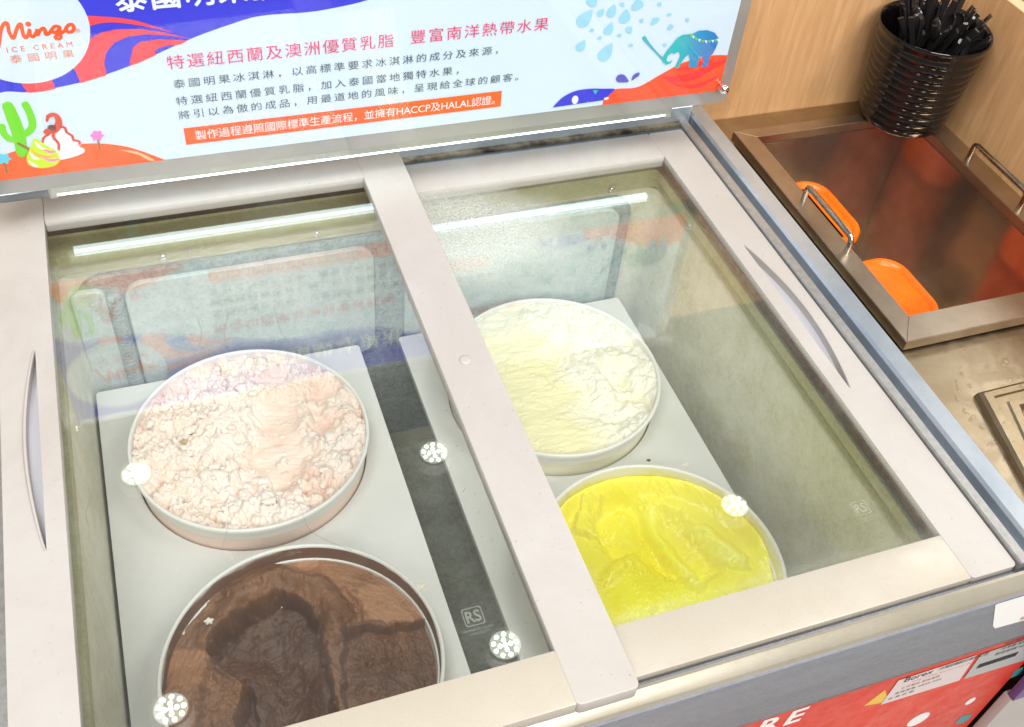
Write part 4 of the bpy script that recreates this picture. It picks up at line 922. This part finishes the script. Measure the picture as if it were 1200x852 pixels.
box('basin_floor', I0 - .001, I1 + .001, J0 - .001, J1 + .001, -.2275, -.2252, M['steel_basin'], sk, 0)
def u_handle(x, y0, y1, z0, z1, r=.0042):
    pts = [(x, y0, z0), (x, y0, z1 - .006), (x, y0 - .0018, z1 - .0018), (x, y0 - .006, z1)]
    pts += [(x, y1 + .006, z1), (x, y1 + .0018, z1 - .0018), (x, y1, z1 - .006), (x, y1, z0)]
    return tube('handle', pts, r, M['handle_steel'], sk, 10, False, None, 0, .75)
u_handle(.896, -.082, -.186, -.006, .022, .0044)
u_handle(1.172, -.055, -.165, -.006, .026, .0042)

# orange containers
def rrect3(bm, cx_, cy_, hx, hy, r, zs, n=7):
    """stack rings of a rounded rectangle: zs = list of (inset, z)"""
    rings = []
    for ins, z in zs:
        P = rounded(-hx + ins, hx - ins, -hy + ins, hy - ins, max(r - ins * .6, .003), n); rings.append([bm.verts.new((cx_ + a_, cy_ + b_, z)) for a_, b_ in P])
    for A, B in zip(rings[:-1], rings[1:]):
        for k in range(len(A)): bm.faces.new((A[k], A[(k + 1) % len(A)], B[(k + 1) % len(A)], B[k]))
    return rings
def container(cx_, cy_, hx, hy, zt, label):
    t = thing('orange_container', label, 'container', (cx_, cy_, -.2248), 'orange plastic containers in the steel bin')
    bm = bmesh.new(); zs = [(.006, -.2248)]
    z = -.215
    zs += [(.003, z)]
    k = 0
    while z < zt - .022:
        zs += [(.0022, z), (.0040, z + .0030), (.0022, z + .0060)]; z += .014; k += 1
    zs += [(.002, zt - .012)]
    r = rrect3(bm, cx_, cy_, hx, hy, .030, zs); bm.faces.new(r[0][::-1]); bmlink('body', bm, M['orange'], t, 35)
    bm = bmesh.new(); r = rrect3(bm, cx_, cy_, hx, hy, .030, [(.0018, zt - .0118), (-.0002, zt - .011), (-.0004, zt - .003), (.0012, zt), (.0045, zt + .0002), (.0065, zt - .0015), (.0085, zt - .0045), (.011, zt - .005)])
    bm.faces.new(r[-1]); bmlink('lid', bm, M['orange'], t, 40)
container(.9380, -.0760, .0320, .0625, -.027, 'orange ribbed plastic container behind the left handle in the steel bin')
container(.9450, -.2370, .0370, .0580, -.027, 'orange ribbed plastic container in the front corner of the steel bin')

# raised drain tray
dt = thing('drain_tray', 'raised steel drain tray with a dark opening on the wet counter', 'tray', (.975, -.50, ZC))
ang = math.radians(-13)
def rotp(x, y): return (.922 + x * math.cos(-ang) * 1 + y * math.sin(ang) * 1, -.418 + x * math.sin(0) * 0 + y * math.cos(ang)) 
def tray_loop(ins): return [(.9215 + ins * 1.1, -.4180 - ins), (1.12, -.4160 - ins), (1.12, -.60 + ins), (.8790 + ins, -.60 + ins)]
bm = bmesh.new(); rings = []
for ins, z in ((0, ZC + .0003), (.0015, ZC + .006), (.005, ZC + .0085), (.012, ZC + .0085), (.0135, ZC + .0062), (.0215, ZC + .0062), (.023, ZC + .0085), (.030, ZC + .0085), (.032, ZC + .006), (.034, ZC - .010)):
    rings.append([bm.verts.new((x, y, z)) for x, y in tray_loop(ins)])
for A, B in zip(rings[:-1], rings[1:]):
    for k in range(4): bm.faces.new((A[k], A[(k + 1) % 4], B[(k + 1) % 4], B[k]))
bm.faces.new(rings[-1]); o = bmlink('tray_body', bm, M['steel'], dt, 35)
# water drops
class wat: m = glass('water', (.9, .89, .86, 1), None)
bm = bmesh.new(); rr = random.Random(5)
def puddle(x, y, z, a_, b_, rot, h):
    n = 18; ph = rr.random() * 6; rings = []
    for f_, hh in ((1, 0), (.93, .55), (.75, .85), (.4, 1)):
        ring = []
        for k in range(n):
            t = 2 * PI * k / n; w = 1 + .22 * math.sin(2 * t + ph) + .12 * math.sin(3 * t + ph * 2); u = a_ * f_ * w * math.cos(t); v = b_ * f_ * w * math.sin(t)
            ring.append(bm.verts.new((x + u * math.cos(rot) - v * math.sin(rot), y + u * math.sin(rot) + v * math.cos(rot), z + h * hh)))
        rings.append(ring)
    for A, B in zip(rings[:-1], rings[1:]):
        for k in range(n): bm.faces.new((A[k], A[(k + 1) % n], B[(k + 1) % n], B[k]))
    bm.faces.new(rings[-1])
for px, py, a_, b_, rot in ((1129, 408, .0045, .004, 0), (1128, 438, .005, .0035, .3), (1122, 452, .0025, .010, -.4), (1121, 468, .002, .007, -.2), (1137, 452, .006, .0035, .5), (1131, 482, .004, .006, 0), (1139, 490, .009, .0035, .3), (1166, 519, .012, .005, .2), (1178, 538, .005, .005, 0), (1195, 549, .007, .0035, 0), (1178, 424, .010, .006, .2), (1108, 413, .002, .002, 0), (1112, 411, .0015, .0015, 0), (1150, 500, .003, .008, -.3), (1117, 394, .005, .003, .2), (1170, 403, .002, .002, 0)):
    p = on(px, py, 2, ZC); puddle(p.x, p.y, ZC + .0002, a_ * .75, b_ * .75, rot, min(a_, b_) * .2)
for px, py, a_ in ((1183, 446, .006), (1196, 442, .005), (1198, 452, .006), (1177, 495, .003), (1171, 479, .002), (1188, 518, .0025)):
    p = on(px, py, 2, ZC + .0085); puddle(p.x, p.y, ZC + .0087, a_ * .8, a_ * .6, .3, a_ * .14)
for k in range(40):
    px = rr.uniform(1105, 1200); py = rr.uniform(395, 560)
    p = on(px, py, 2, ZC)
    if p.x < .872 or (p.y < -.41 and p.x > .915 + .3 * (p.y + .41)): continue
    if p.y > -.345: continue
    a_ = rr.uniform(.0004, .0013); puddle(p.x, p.y, ZC + .0002, a_, a_ * .8, 0, a_ * .25)
o = bmlink('water_drops', bm, wat.m, None, 60); tag(o, 'clear water drops and small puddles on the steel counter', 'water', kind='stuff')

# partitions
w1 = box('wood_partition', -.6, 1.2145, .1345, .155, -.95, .40, M['wood'], None, .001); tag(w1, 'light oak laminate panel standing behind the sign and the steel counter', 'partition')
w2 = thing('wood_partition', 'low light oak panel with a pale top edge at the right of the steel bin', 'partition', (1.23, -.2, -.9))
box('panel', 1.2150, 1.2330, -.66, .1342, -.93, .180, M['wood'], w2, .0006); box('edge_band', 1.2149, 1.2331, -.66, .1342, .1802, .1825, M['wood_edge'], w2, .0004)

# ================================================================== CUP OF SPOONS
cx_, cy_, r0, r1, h = 1.137, .0590, .0575, .0735, .140
cp = thing('spoon_cup', 'glossy black ribbed cup full of black plastic spoons', 'cup', (cx_, cy_, .0004))
bm = bmesh.new(); prof = [(0, .0006), (r0 - .004, .0006), (r0, .004)]
nr = 10
for k in range(nr):
    za = .008 + (h - .022) * k / nr; zb2 = .008 + (h - .022) * (k + 1) / nr; q = lambda z: r0 + (r1 - r0) * (z / h)
    prof += [(q(za), za), (q(za) + .0016, za + .002), (q(zb2) + .0016, zb2 - .003), (q(zb2), zb2 - .0006)]
prof += [(r1 - .001, h - .010), (r1 + .001, h - .006), (r1 + .002, h - .001), (r1 + .0008, h + .0006), (r1 - .0012, h - .0004), (r1 - .004, h - .01), (r0 - .004, .006), (0, .005)]
lathe(bm, prof, cx_, cy_, 72); bmlink('cup_body', bm, M['black_gloss'], cp, 50)
def spoon_mesh(kind):
    root = bpy.data.objects.new('plastic_spoon', None); COL.objects.link(root); LOC[root.name] = Vector((0, 0, 0))
    bm = bmesh.new(); L = .130
    n = 16; prev = None
    for i in range(n + 1):
        t = i / n; z = L * t
        w = (.0022 + .0014 * t) if kind == 0 else (.0022 + .0016 * t)
        th = .0012; bow = .010 * math.sin(PI * t) + .004 * math.sin(2 * PI * t)
        ring = [bm.verts.new((a_ * w, bow + b_ * th + (abs(a_) > .5) * .0007, z)) for a_, b_ in ((-1, -1), (-.35, -1.3), (.35, -1.3), (1, -1), (1, 1), (-1, 1))]
        if prev:
            for k in range(6): bm.faces.new((prev[k], prev[(k + 1) % 6], ring[(k + 1) % 6], ring[k]))
        else: bm.faces.new(ring[::-1])
        prev = ring
    bm.faces.new(prev); bmlink('handle', bm, M['spoon'], root, 50)
    # bowl end, at the top for kind 1 (turned round), at the bottom for kind 0
    bm = bmesh.new(); q = bmesh.ops.create_uvsphere(bm, u_segments=16, v_segments=10, radius=1)
    zc = L + .014 if kind == 1 else -.016
    dele = [v for v in bm.verts if v.co.y < -.15]
    bmesh.ops.delete(bm, geom=dele, context='VERTS')
    for v in bm.verts: v.co = Vector((v.co.x * .0115, v.co.y * .0055 - .001, zc + v.co.z * .019))
    bmesh.ops.solidify(bm, geom=bm.faces[:], thickness=.0009)
    bmlink('bowl', bm, M['spoon'], root, 60)
    return root
protos = [spoon_mesh(0), spoon_mesh(1)]
def copy_tree(o, parent=None):
    c = o.copy(); COL.objects.link(c)
    if parent: c.parent = parent; c.matrix_parent_inverse = Matrix.Identity(4)
    for ch in o.children: copy_tree(ch, c)
    return c
used = [False, False]
rs = random.Random(3)
NSP = 54
for i in range(NSP):
    kind = 1 if i % 5 == 2 else 0
    o = protos[kind] if not used[kind] else copy_tree(protos[kind])
    used[kind] = True
    t = i * 2.399; rad = .066 * math.sqrt((i + .5) / NSP)
    top = Vector((cx_ + .006 + rad * math.cos(t) + rs.uniform(-.006, .006), cy_ - .004 + rad * math.sin(t) + rs.uniform(-.006, .006), 0))
    base = Vector((cx_ - .35 * rad * math.cos(t + rs.uniform(-1.2, 1.2)), cy_ - .35 * rad * math.sin(t + rs.uniform(-1.2, 1.2)), .026 + rs.uniform(0, .01)))
    lean = Vector((top.x - base.x, top.y - base.y, .125)).normalized()
    q = lean.to_track_quat('Z', 'Y'); o.rotation_mode = 'QUATERNION'; o.rotation_quaternion = q @ Quaternion((0, 0, 1), rs.uniform(0, 6.28))
    L = rs.uniform(-.030, .004) - (.020 if kind == 1 else 0)
    o.location = base + lean * L if kind == 1 else base + lean * (L + .018)
    if o.location.z < .046 and kind == 0: o.location += lean * (.048 - o.location.z)
    if o.location.z < .010 and kind == 1: o.location += lean * (.012 - o.location.z)
    lab = 'black plastic spoon standing bowl down in the ribbed cup' if kind == 0 else 'black plastic spoon standing bowl up in the ribbed cup'
    tag(o, lab, 'spoon', 'black plastic spoons standing bowl %s' % ('down' if kind == 0 else 'up'))

# ================================================================== CEILING SPOTS (seen mirrored in the glass)
def spot(x, y):
    t = bpy.data.objects.new('ceiling_spotlight', None); COL.objects.link(t); LOC[t.name] = Vector((0, 0, 0))
    bm = bmesh.new(); lathe(bm, [(0, .06), (.055, .06), (.058, .05), (.058, .0), (.052, .0), (.050, .004), (0, .004)], 0, 0, 32); bmlink('lamp_housing', bm, M['spot_body'], t, 40)
    bm = bmesh.new()
    for rad, n in ((0, 1), (.016, 4), (.034, 9)):
        for k in range(n):
            if rad > .03 and k % 3 == 2 and False: continue
            a_ = 2 * PI * k / n; bmesh.ops.create_circle(bm, cap_ends=True, segments=14, radius=.0070, matrix=Matrix.Translation((rad * math.cos(a_), rad * math.sin(a_), .0035)))
    for f in bm.faces:
        f.normal_update()
        if f.normal.z > 0: f.normal_flip()
    me = bpy.data.meshes.new('led_lens'); bm.to_mesh(me); bm.free(); link('led_lens', me, M['spot_led'], t)
    bm = bmesh.new(); lathe(bm, [(0, .0038), (.046, .0038), (.046, .0046), (0, .0046)], 0, 0, 32); bmlink('glow_plate', bm, M['spot_glow'], t)  # emissive plate added to give the dots a disc of glow
    return t
sp0 = spot(0, 0)
spots = [(.82, 1.15, 'ceiling spotlight mirrored beside the centre bar over the dark gap'), (-.12, 1.32, 'ceiling spotlight mirrored over the left rim of the pink tub'), (.82, .41, 'ceiling spotlight mirrored near the front bar of the left lid'), (-.11, .49, 'ceiling spotlight mirrored over the left side of the chocolate tub'),
         (1.74, .70, 'ceiling spotlight mirrored over the right rim of the yellow tub')]
for i, (x, y, lab) in enumerate(spots):
    o = sp0 if i == 0 else copy_tree(sp0); o.location = (x, y, 2.0); tag(o, lab, 'ceiling light', 'ceiling spotlights')
# floor
fl = box('floor', -3, 4, -3, 3, -1.0, -.95, M['floor'], None, 0); tag(fl, kind='structure')
